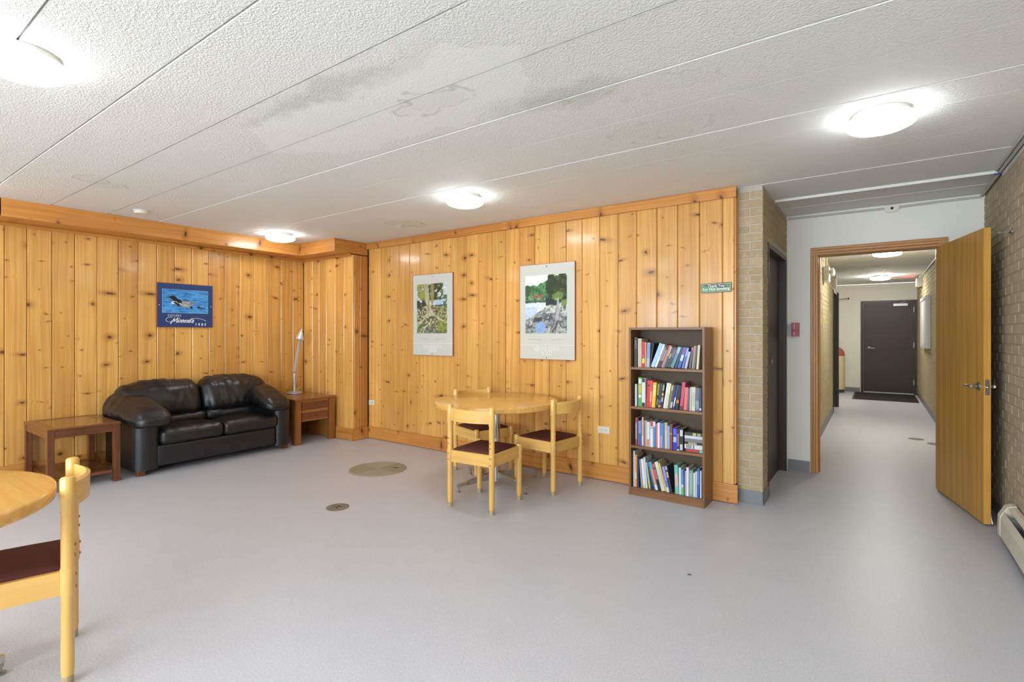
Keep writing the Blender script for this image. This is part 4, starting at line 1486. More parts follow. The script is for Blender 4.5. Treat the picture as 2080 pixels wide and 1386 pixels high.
class Pic:
    """small picture: u to the right 0..1, v downwards 0..1"""

    def __init__(s, nu, nv, base):
        u = np.linspace(0, 1, nu + 1)
        v = np.linspace(0, 1, nv + 1)
        s.U, s.V = np.meshgrid(u, v, indexing='ij')
        s.nu, s.nv = nu, nv
        s.c = np.zeros(s.U.shape + (3,))
        s.c[:] = np.array(base) / 255

    def fill(s, mask, rgb, a=1.0):
        m = (np.asarray(mask, float) * a)[..., None]
        s.c = s.c * (1 - m) + np.array(rgb) / 255 * m

    def poly(s, p, rgb, a=1.0, wob=0.0, seed=1, sc=20):
        U, V = s.U, s.V
        if wob:
            U = U + (vnoise(s.U, s.V, sc, sc, seed) - 0.5) * wob
            V = V + (vnoise(s.U, s.V, sc, sc, seed + 9) - 0.5) * wob
        s.fill(inpoly(U, V, p), rgb, a)

    def line(s, pts, w, rgb, a=1.0, asp=1.0):
        d = np.full(s.U.shape, 9.0)
        for (x0, y0), (x1, y1) in zip(pts[:-1], pts[1:]):
            dx, dy = x1 - x0, (y1 - y0) * asp
            px, py = s.U - x0, (s.V - y0) * asp
            t = np.clip((px * dx + py * dy) / (dx * dx + dy * dy), 0, 1)
            d = np.minimum(d, np.hypot(px - t * dx, py - t * dy))
        s.fill(np.clip((w - d) / (w * 0.5), 0, 1), rgb, a)

    def build(s, name, mat, parent, w, h, loc):
        """upright sheet facing local -y, centred on loc"""
        me = bpy.data.meshes.new(name)
        X = (s.U - 0.5) * w
        Z = (0.5 - s.V) * h
        vs = np.stack([X, np.zeros_like(X), Z], -1).reshape(-1, 3)
        n = s.nv + 1
        fs = [(i * n + j, i * n + j + 1, (i + 1) * n + j + 1, (i + 1) * n + j) for i in range(s.nu) for j in range(s.nv)]
        me.from_pydata(vs.tolist(), [], fs)
        at = me.color_attributes.new('print', 'FLOAT_COLOR', 'POINT')
        col = np.ones((len(vs), 4), np.float32)
        c = s.c
        p = np.pad(c, ((1, 1), (1, 1), (0, 0)), mode='edge')
        c = 0.4 * c + 0.15 * (p[2:, 1:-1] + p[:-2, 1:-1] + p[1:-1, 2:] + p[1:-1, :-2])
        c = c * (0.88 + 0.22 * vnoise(s.U, s.V, 30, 40, 99, 3))[..., None]
        col[:, :3] = srgb2lin(c.reshape(-1, 3))
        at.data.foreach_set('color', col.ravel())
        me.materials.append(mat)
        return link(name, me, parent, loc)


def print_mat():
    t = NT('printed_picture')
    a = t.n('ShaderNodeAttribute', attribute_name='print')
    return t.out(a.outputs['Color'], 0.35, spec=0.4)


PRINT = print_mat()

# serif letters as strokes: unit cell, baseline 0, cap height 1; thick = 'K', thin = 't', serif = 's'
def _ser(x, y, w=0.16):
    return ([(x - w, y), (x + w, y)], 's')


GLYPH = {
    'M': (1.1, [([(0.12, 0), (0.12, 1)], 't'), ([(0.12, 1), (0.55, 0.05)], 'K'), ([(0.55, 0.05), (0.98, 1)], 't'), ([(0.98, 1), (0.98, 0)], 'K'), _ser(0.12, 0), _ser(0.98, 0), _ser(0.08, 1, 0.1), _ser(1.02, 1, 0.1)]),
    'I': (0.4, [([(0.2, 0), (0.2, 1)], 'K'), _ser(0.2, 0), _ser(0.2, 1)]),
    'N': (0.95, [([(0.12, 0), (0.12, 1)], 't'), ([(0.12, 1), (0.83, 0)], 'K'), ([(0.83, 0), (0.83, 1)], 't'), _ser(0.12, 0), _ser(0.83, 1), _ser(0.08, 1, 0.1)]),
    'E': (0.72, [([(0.14, 0), (0.14, 1)], 'K'), ([(0.05, 1), (0.62, 1), (0.62, 0.84)], 't'), ([(0.14, 0.52), (0.5, 0.52)], 't'), ([(0.05, 0), (0.66, 0), (0.66, 0.18)], 't')]),
    'S': (0.65, [([(0.54, 0.8), (0.5, 0.95), (0.32, 1.0), (0.14, 0.9), (0.13, 0.72), (0.3, 0.56), (0.5, 0.42), (0.55, 0.24), (0.46, 0.06), (0.28, 0.0), (0.12, 0.06), (0.08, 0.22)], 'K')]),
    'O': (1.0, [([(0.5 + 0.4 * math.sin(a), 0.5 + 0.5 * math.cos(a)) for a in [2 * PI * k / 20 for k in range(21)]], 'K')]),
    'T': (0.8, [([(0.4, 0), (0.4, 1)], 'K'), ([(0.06, 0.82), (0.08, 1), (0.72, 1), (0.74, 0.82)], 't'), _ser(0.4, 0)]),
    'A': (0.92, [([(0.1, 0), (0.46, 1)], 't'), ([(0.46, 1), (0.82, 0)], 'K'), ([(0.24, 0.36), (0.68, 0.36)], 't'), _ser(0.1, 0, 0.12), _ser(0.82, 0, 0.12)]),
    'W': (1.25, [([(0.08, 1), (0.36, 0)], 'K'), ([(0.36, 0), (0.62, 0.95)], 't'), ([(0.62, 0.95), (0.88, 0)], 'K'), ([(0.88, 0), (1.16, 1)], 't'), _ser(0.08, 1, 0.12), _ser(1.16, 1, 0.12), _ser(0.62, 1, 0.1)]),
    'L': (0.7, [([(0.16, 1), (0.16, 0)], 'K'), ([(0.04, 0), (0.64, 0), (0.64, 0.2)], 't'), _ser(0.16, 1)]),
    'D': (0.9, [([(0.16, 0), (0.16, 1)], 'K'), ([(0.04, 1), (0.4, 1), (0.68, 0.86), (0.8, 0.5), (0.68, 0.14), (0.4, 0), (0.04, 0)], 'K')]),
    'X': (0.85, [([(0.1, 1), (0.74, 0)], 'K'), ([(0.72, 1), (0.1, 0)], 't'), _ser(0.1, 1, 0.1), _ser(0.74, 1, 0.1), _ser(0.1, 0, 0.1), _ser(0.74, 0, 0.1)]),
    'P': (0.72, [([(0.16, 0), (0.16, 1)], 'K'), ([(0.04, 1), (0.42, 1), (0.62, 0.88), (0.62, 0.62), (0.42, 0.48), (0.16, 0.48)], 't'), _ser(0.16, 0)]),
    'R': (0.82, [([(0.16, 0), (0.16, 1)], 'K'), ([(0.04, 1), (0.42, 1), (0.62, 0.88), (0.62, 0.64), (0.42, 0.52), (0.16, 0.52)], 't'), ([(0.42, 0.52), (0.74, 0)], 'K'), _ser(0.16, 0, 0.12)]),
    '1': (0.6, [([(0.3, 0), (0.3, 1), (0.14, 0.86)], 'K'), _ser(0.3, 0)]),
    '9': (0.7, [([(0.54, 0.7), (0.46, 0.94), (0.3, 1.0), (0.14, 0.86), (0.12, 0.62), (0.3, 0.46), (0.5, 0.54), (0.56, 0.72), (0.52, 0.3), (0.38, 0.06), (0.16, 0.0)], 'K')]),
    '8': (0.7, [([(0.34 + 0.2 * math.sin(a), 0.76 + 0.24 * math.cos(a)) for a in [2 * PI * k / 14 for k in range(15)]], 'K'), ([(0.34 + 0.24 * math.sin(a), 0.27 + 0.27 * math.cos(a)) for a in [2 * PI * k / 14 for k in range(15)]], 'K')]),
    '5': (0.7, [([(0.56, 1), (0.18, 1), (0.14, 0.56), (0.34, 0.62), (0.54, 0.48), (0.56, 0.24), (0.42, 0.04), (0.22, 0.0), (0.1, 0.1)], 'K')]),
}


def ribbon(m, pts, w, y):
    """flat stroke in the x-z plane, facing -y"""
    for (x0, z0), (x1, z1) in zip(pts[:-1], pts[1:]):
        dx, dz = x1 - x0, z1 - z0
        n = math.hypot(dx, dz) or 1
        ex, ez = dx / n * w * 0.3, dz / n * w * 0.3
        nx, nz = -dz / n * w / 2, dx / n * w / 2
        m.add([(x0 - ex + nx, y, z0 - ez + nz), (x0 - ex - nx, y, z0 - ez - nz), (x1 + ex - nx, y, z1 + ez - nz), (x1 + ex + nx, y, z1 + ez + nz)], [(0, 1, 2, 3)])
        y -= 0.000012


def serif_text(m, txt, cx, z, h, track=0.1, thick=0.15, thin=0.085):
    wd = sum(GLYPH[c][0] + track for c in txt) - track
    x = cx - wd * h / 2
    for c in txt:
        gw, st = GLYPH[c]
        for pts, k in st:
            ribbon(m, [(x + px * h, z + pz * h) for px, pz in pts], h * {'K': thick, 't': thin, 's': thin * 0.9}[k], 0)
        x += (gw + track) * h


def poster(name, label, w, h, loc, rz, face, edge):
    t = thing(name, label, 'poster', loc, rz)
    e = 0.014
    MB().box(-w / 2, w / 2, -e, 0, -h / 2, h / 2).build('board', edge, t)
    MB().box(-w / 2 + 0.004, w / 2 - 0.004, -e - 0.0012, -e - 0.0002, -h / 2 + 0.004, h / 2 - 0.004).build('print_sheet', face, t)
    return t, -e - 0.0014


RED_EDGE = plain('red_brown_edge', (172, 74, 56), 0.5)
PALE = plain('pale_grey_poster', (206, 207, 198), 0.32, nz=0.01)
NAVYP = plain('navy_poster', (38, 66, 118), 0.3, nz=0.03)
LET = plain('white_lettering', (238, 238, 238), 0.4, nz=0.01)
PIN = plain('dark_pin', (92, 88, 84), 0.4, 0.6)
PIN_PALE = plain('pale_pin', (206, 190, 180), 0.4, 0.3)


def pin(parent, x, y, z, mat):
    MB().lathe([(0.006, 0), (0.006, 0.002), (0.003, 0.004)], 10).xf(Matrix.Rotation(PI / 2, 4, 'X')).build('pin', mat, parent, (x, y, z), smooth=True)


# ---- loon poster on the left wall (local x runs along world +y)
PW, PH = 0.586, 0.5
pt, fy = poster('loon_poster', 'navy poster with two loons on blue water on the left wall', PW, PH, (XL + 0.004, 2.648, 1.686), PI / 2, NAVYP, RED_EDGE)
pic = Pic(176, 96, (70, 150, 220))
U, V = pic.U, pic.V
w1 = vnoise(U, V, 5, 26, 1)
w2 = vnoise(U + w1 * 0.1, V, 9, 48, 2)
pic.fill(np.clip((w1 - 0.35) * 2.2, 0, 1), (108, 184, 240), 0.75)
pic.fill(np.clip((0.46 - w2) * 6, 0, 1), (30, 96, 168), 0.8)
pic.fill(np.clip((0.3 - vnoise(U, V, 4, 14, 5)) * 8, 0, 1), (24, 66, 112), 0.7)
# back bird: head, neck, body
pic.poly([(0.28, 0.6), (0.34, 0.5), (0.52, 0.47), (0.66, 0.52), (0.74, 0.5), (0.72, 0.58), (0.62, 0.63), (0.45, 0.64)], (128, 132, 138), 1, 0.02, 3)
pic.fill(inpoly(U, V, [(0.40, 0.49), (0.6, 0.49), (0.6, 0.6), (0.4, 0.58)]) & ((np.sin(U * 210) > -0.1) & (np.sin(V * 130) > -0.5)), (228, 226, 214))
pic.poly([(0.07, 0.335), (0.165, 0.30), (0.19, 0.27), (0.24, 0.26), (0.285, 0.31), (0.31, 0.38), (0.38, 0.42), (0.42, 0.5), (0.41, 0.58), (0.32, 0.56), (0.24, 0.48), (0.2, 0.41), (0.165, 0.365)], (22, 26, 28), 1, 0.012, 4)
pic.fill(np.hypot(U - 0.222, (V - 0.335) * 0.55) < 0.011, (150, 40, 40))
# front bird
pic.poly([(0.17, 0.575), (0.22, 0.515), (0.29, 0.5), (0.33, 0.56), (0.42, 0.6), (0.42, 0.66), (0.3, 0.63), (0.2, 0.615)], (232, 232, 226), 1, 0.012, 6)
pic.poly([(0.225, 0.545), (0.28, 0.52), (0.31, 0.56), (0.36, 0.6), (0.4, 0.68), (0.34, 0.69), (0.26, 0.6)], (26, 30, 32), 1, 0.012, 7)
pic.poly([(0.36, 0.64), (0.5, 0.6), (0.6, 0.66), (0.65, 0.74), (0.6, 0.78), (0.5, 0.74), (0.4, 0.7)], (150, 146, 132), 1, 0.012, 8)
pic.fill(inpoly(U, V, [(0.38, 0.64), (0.5, 0.61), (0.6, 0.68), (0.6, 0.74), (0.42, 0.69)]) & ((np.sin(U * 230 + 1) > -0.2) & (np.sin(V * 140) > -0.5)), (236, 230, 206))
pic.poly([(0.59, 0.72), (0.63, 0.7), (0.66, 0.75), (0.64, 0.8), (0.6, 0.8)], (30, 34, 34), 1, 0.01, 9)
pic.poly([(0.29, 0.69), (0.38, 0.7), (0.42, 0.74), (0.34, 0.74)], (34, 50, 66), 0.8, 0.02, 10)
# chick
pic.poly([(0.75, 0.71), (0.78, 0.67), (0.81, 0.69), (0.83, 0.74), (0.94, 0.74), (0.93, 0.78), (0.78, 0.77)], (30, 46, 50), 1, 0.012, 11)
px_, pz_ = 0.0, 0.047
pic.build('picture', PRINT, pt, 0.476, 0.262, (px_ - 0.002, fy, pz_))
m = MB()
for a, b, c, d in ((-0.2425, 0.2385, 0.1785, 0.181), (-0.2425, 0.2385, -0.0865, -0.084), (-0.2425, -0.24, -0.084, 0.1785), (0.236, 0.2385, -0.084, 0.1785)):
    m.box(a, b, fy - 0.0003, fy - 0.0001, c, d)
m.build('picture_border', plain('pale_blue_line', (166, 200, 230), 0.4), pt)
m = MB()
serif_text(m, 'EXPLORE', -0.118, -0.124, 0.0175, 0.36, 0.2, 0.12)
m.build('lettering', LET, pt, (0, fy - 0.0001, 0))
m = MB()
serif_text(m, '1985', 0.159, -0.227, 0.026, 0.62, 0.2, 0.12)
m.build('lettering', LET, pt, (0, fy - 0.0001, 0))
# brush-script word
m = MB()
SL = 0.42


def script(pts, w, x0, z0, s):
    ribbon(m, [(x0 + (px + pz * SL) * s, z0 + pz * s) for px, pz in pts], w, 0)


sx0, sz0, ss = -0.15, -0.194, 0.043
script([(-0.05, -0.35), (0.3, 1.25)], 0.009, sx0, sz0, ss)
script([(0.3, 1.25), (0.55, 0.1)], 0.009, sx0, sz0, ss)
script([(0.55, 0.1), (1.05, 1.35)], 0.007, sx0, sz0, ss)
script([(1.05, 1.35), (1.2, 0.05), (1.4, 0.15)], 0.009, sx0, sz0, ss)
x = 1.5
script([(x, 0.7), (x, 0.08), (x + 0.2, 0.1)], 0.0075, sx0, sz0, ss)
script([(x - 0.02, 1.0), (x + 0.02, 1.1)], 0.0075, sx0, sz0, ss)
for k in range(2):
    x += 0.38
    script([(x, 0.72), (x, 0.0)], 0.007, sx0, sz0, ss)
    script([(x, 0.4), (x + 0.18, 0.74), (x + 0.32, 0.6), (x + 0.32, 0.05), (x + 0.42, 0.1)], 0.0065, sx0, sz0, ss)
    x += 0.2
x += 0.34
script([(x, 0.35), (x + 0.3, 0.5), (x + 0.2, 0.74), (x + 0.02, 0.5), (x + 0.05, 0.1), (x + 0.32, 0.1)], 0.0065, sx0, sz0, ss)
x += 0.5
script([(x + 0.24, 0.68), (x + 0.04, 0.6), (x + 0.18, 0.3), (x + 0.16, 0.04), (x - 0.05, 0.08)], 0.0065, sx0, sz0, ss)
x += 0.42
script([(x + 0.16 + 0.17 * math.sin(a), 0.36 + 0.36 * math.cos(a)) for a in [2 * PI * k / 12 for k in range(13)]], 0.0065, sx0, sz0, ss)
x += 0.52
script([(x, 1.15), (x, 0.1), (x + 0.16, 0.08)], 0.007, sx0, sz0, ss)
script([(x - 0.2, 0.8), (x + 0.45, 0.98)], 0.005, sx0, sz0, ss)
x += 0.42
script([(x + 0.14 + 0.16 * math.sin(a), 0.34 + 0.34 * math.cos(a)) for a in [2 * PI * k / 12 for k in range(13)]], 0.0065, sx0, sz0, ss)
script([(x + 0.32, 0.7), (x + 0.3, 0.1), (x + 0.44, 0.08)], 0.007, sx0, sz0, ss)


def smooth_line(P, n=6):
    out = []
    for i in range(len(P) - 1):
        p0, p1, p2, p3 = P[max(i - 1, 0)], P[i], P[i + 1], P[min(i + 2, len(P) - 1)]
        for k in range(n):
            u = k / n
            out.append(tuple(0.5 * (2 * p1[j] + (p2[j] - p0[j]) * u + (2 * p0[j] - 5 * p1[j] + 4 * p2[j] - p3[j]) * u * u + (3 * p1[j] - p0[j] - 3 * p2[j] + p3[j]) * u ** 3) for j in (0, 1)))
    return out + [P[-1]]


ribbon(m, smooth_line([(-0.125, -0.165), (-0.155, -0.185), (-0.185, -0.188), (-0.203, -0.172), (-0.198, -0.15), (-0.175, -0.138), (-0.14, -0.136)]), 0.0036, 0)
ribbon(m, smooth_line([(0.06, -0.147), (0.11, -0.143), (0.16, -0.15), (0.2, -0.163), (0.216, -0.174)]), 0.0036, 0)
m.build('lettering', LET, pt, (0, fy - 0.0001, 0))
pin(pt, -0.272, fy, 0.0, PIN_PALE)
pin(pt, 0.272, fy, 0.0, PIN_PALE)


# ---- the two tall posters on the far wall
def tall_poster(name, label, x, image):
    w, h = 0.645, 0.962
    pt, fy = poster(name, label, w, h, (x, YW - 0.006, 1.586), 0, PALE, RED_EDGE)
    image.build('picture', PRINT, pt, 0.487, 0.585, (-0.01, fy, 0.075))
    m = MB()
    m.box(-0.315, 0.315, fy - 0.0003, fy - 0.0001, -0.338, -0.335)
    m.build('rule_line', LET, pt)
    m = MB()
    serif_text(m, 'MINNESOTA', 0, -0.392, 0.037, 0.07, 0.12, 0.06)
    m.build('lettering', LET, pt, (0, fy - 0.0001, 0))
    m = MB()
    serif_text(m, 'WILD', 0.002, -0.435, 0.037, 0.07, 0.12, 0.06)
    m.build('lettering', LET, pt, (0, fy - 0.0001, 0))
    GREY = plain('grey_pen', (128, 128, 124), 0.5)
    rs = random.Random(len(name))
    m = MB()
    for x0, x1 in ((-0.22, -0.06), (0.05, 0.2)):
        n = 22
        pts = [(x0 + (x1 - x0) * i / n, -0.282 + rs.uniform(-0.006, 0.007) * (1 if i % 2 else -0.3)) for i in range(n + 1)]
        ribbon(m, pts, 0.0022, 0)
    m.build('signature_line', GREY, pt, (0, fy - 0.0001, 0))
    for z in (0.452, -0.462):
        pin(pt, 0.0, fy, z, PIN)
    return pt


p1 = Pic(100, 150, (150, 160, 96))
U, V = p1.U, p1.V
n1 = vnoise(U, V, 14, 20, 21)
n2 = vnoise(U, V, 26, 34, 22)
p1.fill(V < 0.48, (206, 216, 220))
p1.fill((U > 0.6) & (V < 0.5) & (V > 0.27), (182, 204, 226))
p1.fill((U > 0.55) & (np.abs(V - 0.29 - n1 * 0.03) < 0.012), (62, 84, 66))
p1.fill((U > 0.6) & (np.abs(V - 0.43 - n1 * 0.03) < 0.018), (64, 82, 60))
p1.fill((U > 0.88) & (V < 0.5) & (V > 0.24) & (n1 > 0.45), (86, 112, 70))
fol = n1 + 0.35 * (n2 - 0.5)
p1.fill((V < 0.34 - 0.14 * np.clip((U - 0.7) * 4, 0, 1)) & (U < 0.88) & (fol > 0.4), (92, 102, 54))
p1.fill((V < 0.34) & (U < 0.82) & (fol > 0.54), (58, 64, 38))
p1.fill((V < 0.4) & (U < 0.3) & (fol > 0.46), (150, 156, 74))
p1.fill((V > 0.33) & (V < 0.62) & (U < 0.34) & (n1 > 0.34), (58, 58, 52))
g = (V > 0.42 + 0.16 * np.abs(U - 0.46)) & (V > 0.4)
p1.fill(g, (134, 132, 96))
p1.fill(g & (n2 > 0.52), (190, 186, 154))
p1.fill(g & (n2 < 0.42), (84, 78, 54))
p1.fill(g & (U > 0.7) & (n1 > 0.5), (138, 150, 72))
p1.fill((V > 0.8) & (n1 < 0.47), (96, 112, 62))
p1.fill((V > 0.86) & (np.abs(U - 0.4) < 0.22) & (n2 > 0.48), (138, 152, 148))
p1.poly([(0.24, 0.0), (0.38, 0.0), (0.42, 0.24), (0.47, 0.46), (0.56, 0.62), (0.3, 0.7), (0.35, 0.5), (0.28, 0.26)], (196, 192, 154), 0.92, 0.03, 31)
p1.poly([(0.46, 0.0), (0.58, 0.0), (0.56, 0.4), (0.5, 0.46), (0.47, 0.3)], (150, 142, 92), 0.92, 0.03, 32)
p1.fill(inpoly(U, V, [(0.24, 0), (0.38, 0), (0.47, 0.46), (0.5, 0.62), (0.34, 0.66), (0.35, 0.5)]) & (vnoise(U * 1.0 + V * 0.1, V, 50, 8, 33) < 0.44), (138, 128, 90), 0.7)
for pts, wd in (([(0.5, 0.72), (0.42, 0.8), (0.28, 0.88), (0.2, 1.0)], 0.016), ([(0.36, 0.84), (0.2, 0.9), (0.1, 1.0)], 0.012), ([(0.55, 0.6), (0.7, 0.7), (0.9, 0.76)], 0.014), ([(0.34, 0.62), (0.2, 0.74), (0.06, 0.84)], 0.014)):
    p1.line(pts, wd, (222, 220, 206), 0.9, 1.2)
tall_poster('tree_poster', 'tall grey poster of tree trunk and roots, nearer the corner', -4.257, p1)

p2 = Pic(110, 150, (190, 206, 222))
U, V = p2.U, p2.V
n1 = vnoise(U, V, 10, 14, 41)
n2 = vnoise(U, V, 30, 20, 42)
n3 = vnoise(U, V, 40, 60, 43)
p2.fill(V < 0.36, (240, 246, 238))
tl = 0.17 - 0.12 * np.clip((U - 0.3) * 2.4, 0, 1) + 0.05 * (vnoise(U, V * 0, 26, 1, 44) - 0.5)
p2.fill((V > tl) & (V < 0.36), (96, 146, 96))
p2.fill((V > tl) & (V < 0.36) & (n2 > 0.52), (60, 104, 66))
p2.fill((V > tl) & (V < 0.36) & (U < 0.12), (64, 90, 64))
p2.fill((V > 0.35) & (V < 0.47 + 0.03 * (n2 - 0.5)), (70, 98, 80))
p2.fill((V > 0.35) & (V < 0.44) & (n2 > 0.5) & (U < 0.5), (122, 164, 120))
p2.fill((V > 0.44) & (U < 0.12) & (V < 0.5), (48, 66, 62))
p2.fill((V > 0.46 + 0.03 * n2) & (V < 0.8) & (U < 0.55), (222, 232, 242))
p2.fill((V > 0.55) & (V < 0.8) & (U < 0.3), (196, 212, 236))
p2.poly([(0.5, 0.4), (0.75, 0.38), (0.75, 0.56), (0.52, 0.55)], (48, 60, 66), 1, 0.04, 45)
p2.poly([(0.56, 0.0), (1.0, -0.02), (1.0, 0.5), (0.72, 0.5), (0.6, 0.4), (0.52, 0.3), (0.52, 0.12)], (52, 70, 46), 1, 0.2, 46, 14)
p2.fill((U > 0.7) & (V < 0.44) & (n1 > 0.5) & (V > 0.02), (84, 96, 56), 0.9)
p2.fill((U > 0.56) & (V < 0.44) & (n3 < 0.4), (34, 48, 36), 0.8)
p2.poly([(0.66, 0.34), (0.8, 0.28), (0.92, 0.34), (0.9, 0.42), (0.74, 0.44), (0.66, 0.4)], (112, 146, 74), 0.9, 0.07, 47)
p2.poly([(0.86, 0.46), (1.0, 0.42), (1.0, 0.56), (0.88, 0.54)], (126, 148, 86), 1, 0.06, 48)
# rock
rock = [(0.0, 0.78), (0.14, 0.72), (0.26, 0.66), (0.42, 0.6), (0.52, 0.54), (0.66, 0.51), (0.8, 0.54), (1.01, 0.52), (1.01, 1.01), (0.0, 1.01)]
rm = inpoly(U + (n2 - 0.5) * 0.06, V + (n1 - 0.5) * 0.04, rock)
p2.fill(rm, (138, 148, 150))
p2.fill(rm & (n2 > 0.54), (186, 194, 184))
p2.fill(rm & (vnoise(U + V * 0.6, V, 16, 30, 49) < 0.42), (84, 92, 98))
p2.fill(rm & (U > 0.5) & (V < 0.66) & (n2 > 0.44), (204, 210, 192))
p2.poly([(0.16, 0.82), (0.3, 0.72), (0.42, 0.74), (0.4, 0.79), (0.26, 0.8)], (66, 68, 76), 0.9, 0.05, 50)
p2.poly([(0.24, 0.9), (0.34, 0.8), (0.44, 0.8), (0.5, 0.87), (0.48, 1.0), (0.28, 1.0)], (140, 174, 222), 1, 0.04, 51)
# dead log and roots
p2.poly([(0.77, 0.4), (0.81, 0.4), (0.82, 0.52), (0.8, 0.7), (0.82, 0.86), (0.84, 1.0), (0.6, 1.0), (0.7, 0.82), (0.74, 0.66), (0.77, 0.52)], (176, 176, 178), 1, 0.015, 52)
p2.fill(inpoly(U, V, [(0.77, 0.5), (0.82, 0.5), (0.84, 1.0), (0.6, 1.0)]) & (vnoise(U + V * 0.45, V, 44, 6, 53) < 0.46), (92, 88, 88))
p2.line([(0.81, 0.86), (0.9, 0.94), (1.0, 0.97)], 0.012, (206, 208, 208), 1, 1.2)
p2.line([(0.81, 0.42), (0.72, 0.43)], 0.01, (196, 200, 200), 1, 1.2)
p2.line([(0.84, 0.68), (0.95, 0.66)], 0.008, (150, 150, 150), 1, 1.2)
# red canoe
p2.poly([(0.18, 0.335), (0.24, 0.35), (0.36, 0.35), (0.44, 0.33), (0.42, 0.368), (0.22, 0.372)], (206, 72, 66))
p2.fill((U > 0.2) & (U < 0.42) & (np.abs(V - 0.388) < 0.006), (190, 110, 100), 0.8)
tall_poster('lake_poster', 'tall grey poster of a lake with red canoe and dead log', -2.685, p2)

# =================================================================== SIGN, OUTLETS, PULL STATION
t = thing('no_smoking_sign', 'small green sign on the pine wall above the bookcase', 'sign', (-1.067, YW - 0.003, 1.742), 0)
t.rotation_euler = (0, math.radians(-1.2), 0)


MB().prism(round_rect(0.24, 0.078, 0.01), -0.006, 0.0, 'XZ').build('plate', plain('dark_green_edge', (40, 66, 44), 0.4), t)
m = MB()
m.prism(round_rect(0.228, 0.066, 0.008), -0.0068, -0.0061, 'XZ')
m.build('border_line', plain('pale_green_line', (190, 206, 180), 0.4), t)
gm = NT('green_sign_print')
ox, oy_, oz = gm.sep(gm.obj())[0:3]
diag = gm.math('MULTIPLY_ADD', ox, 0.12, oz)
curve = gm.math('SUBTRACT', diag, gm.math('MULTIPLY', gm.math('MULTIPLY', ox, ox), 1.2))
gcol = gm.mix(gm.ramp(curve, -0.002, 0.004), (*lin((96, 140, 92)), 1), (*lin((40, 44, 34)), 1))
gcol = gm.mix(gm.ramp(gm.math('SUBTRACT', ox, gm.math('MULTIPLY', oz, -0.5)), 0.075, 0.085), gcol, (*lin((84, 128, 56)), 1))
gm.out(gcol, 0.35)
MB().prism(round_rect(0.222, 0.06, 0.006), -0.0075, -0.0069, 'XZ').build('print_sheet', gm.m, t)


def sans(txt, size, parent, loc, mat, name='lettering'):
    cu = bpy.data.curves.new('txt', 'FONT')
    cu.body = txt
    cu.size = size
    cu.align_x = 'CENTER'
    cu.offset = size * 0.012
    tmp = bpy.data.objects.new('txt', cu)
    COL.objects.link(tmp)
    me = bpy.data.meshes.new_from_object(tmp.evaluated_get(bpy.context.evaluated_depsgraph_get()))
    bpy.data.objects.remove(tmp)
    me.materials.clear()
    me.materials.append(mat)
    o = link(name, me, parent, loc, (PI / 2, 0, 0))
    return o


bpy.context.view_layer.update()
sans('Thank You', 0.03, t, (0.0, -0.0077, 0.006), LET)
sans('For Not Smoking', 0.03, t, (0.0, -0.0077, -0.02), LET)


def outlet(label, loc, rz, w=0.118, h=0.066):
    t = thing('wall_outlet', label, 'outlet', loc, rz, 'ivory wall outlets')
    MB().prism(round_rect(w, h, 0.006), -0.005, 0.0, 'XZ').build('cover_plate', IVORY, t)
    for s in (-1, 1):
        r = MB().prism(round_rect(0.034, 0.03, 0.01), -0.0065, -0.0051, 'XZ').build('socket', WHITE_PLASTIC, t, (s * 0.021, 0, 0))
        m = MB()
        m.box(-0.008, 0.0, -0.0068, -0.0066, 0.005, 0.008)
        m.box(-0.008, 0.0, -0.0068, -0.0066, -0.008, -0.005)
        m.box(0.005, 0.01, -0.0068, -0.0066, -0.0025, 0.0025)
        m.build('slots', DARK_SLOT, r)
    MB().lathe([(0.003, 0), (0.002, 0.0012)], 8).xf(Matrix.Rotation(PI / 2, 4, 'X')).build('screw', STEEL, t, (0, -0.005, 0))
    return t


outlet('ivory outlet on the pine wall left of the bookcase', (-2.069, YW - 0.003, 0.467), 0)
outlet('ivory outlet on the pine wall in the corner beside the end table', (-5.362, YW - 0.003, 0.464), 0, 0.11)

t = thing('fire_alarm_pull', 'red fire alarm pull station on the white wall', 'fire alarm', (-0.667, WY0, 1.405))
MB().box(-0.055, 0.03, -0.03, -0.001, -0.06, 0.055, 0.003).build('back_box', plain('grey_box', (176, 178, 180), 0.4), t)
rd = MB()
rd.prism([(-0.02, -0.068), (0.05, -0.068), (0.05, 0.068), (-0.02, 0.068)], -0.056, -0.0305, 'XZ')
rd.build('cover', plain('alarm_red', (176, 30, 38), 0.35), t)
m = MB()
m.box(0.005, 0.01, -0.0575, -0.0563, -0.06, 0.06)
m.build('white_stripe', LET, t)
MB().box(-0.012, 0.042, -0.066, -0.0576, -0.02, 0.006, 0.002).build('pull_bar', plain('alarm_red_dark', (146, 24, 32), 0.35), t)

# door stop between the oak door and the right wall
t = thing('door_stop', 'chrome rod door stop on the brick wall behind the oak door', 'door stop', (XR, 4.73, 2.05))
m = MB().lathe([(0.028, 0.001), (0.028, 0.008), (0.012, 0.014), (0.007, 0.02)], 18).xf(Matrix.Rotation(-PI / 2, 4, 'Y'))
m.build('flange', CHROME, t, smooth=True)
MB().tube([(-0.018, 0, 0), (-0.06, 0.0, 0.0)], 0.006, 10).build('rod', CHROME, t, smooth=True)
MB().tube([(-0.0605, 0, 0), (-0.075, 0, 0)], 0.01, 10).build('bumper', plain('grey_rubber', (120, 116, 110), 0.6), t, smooth=True)

# =================================================================== BASEBOARD HEATER
t = thing('baseboard_heater', 'cream metal baseboard heater along the right brick wall', 'heater', (XR - 0.01, 4.6, 0))
prof = [(-0.075, 0.06), (-0.075, 0.16), (-0.045, 0.235)]
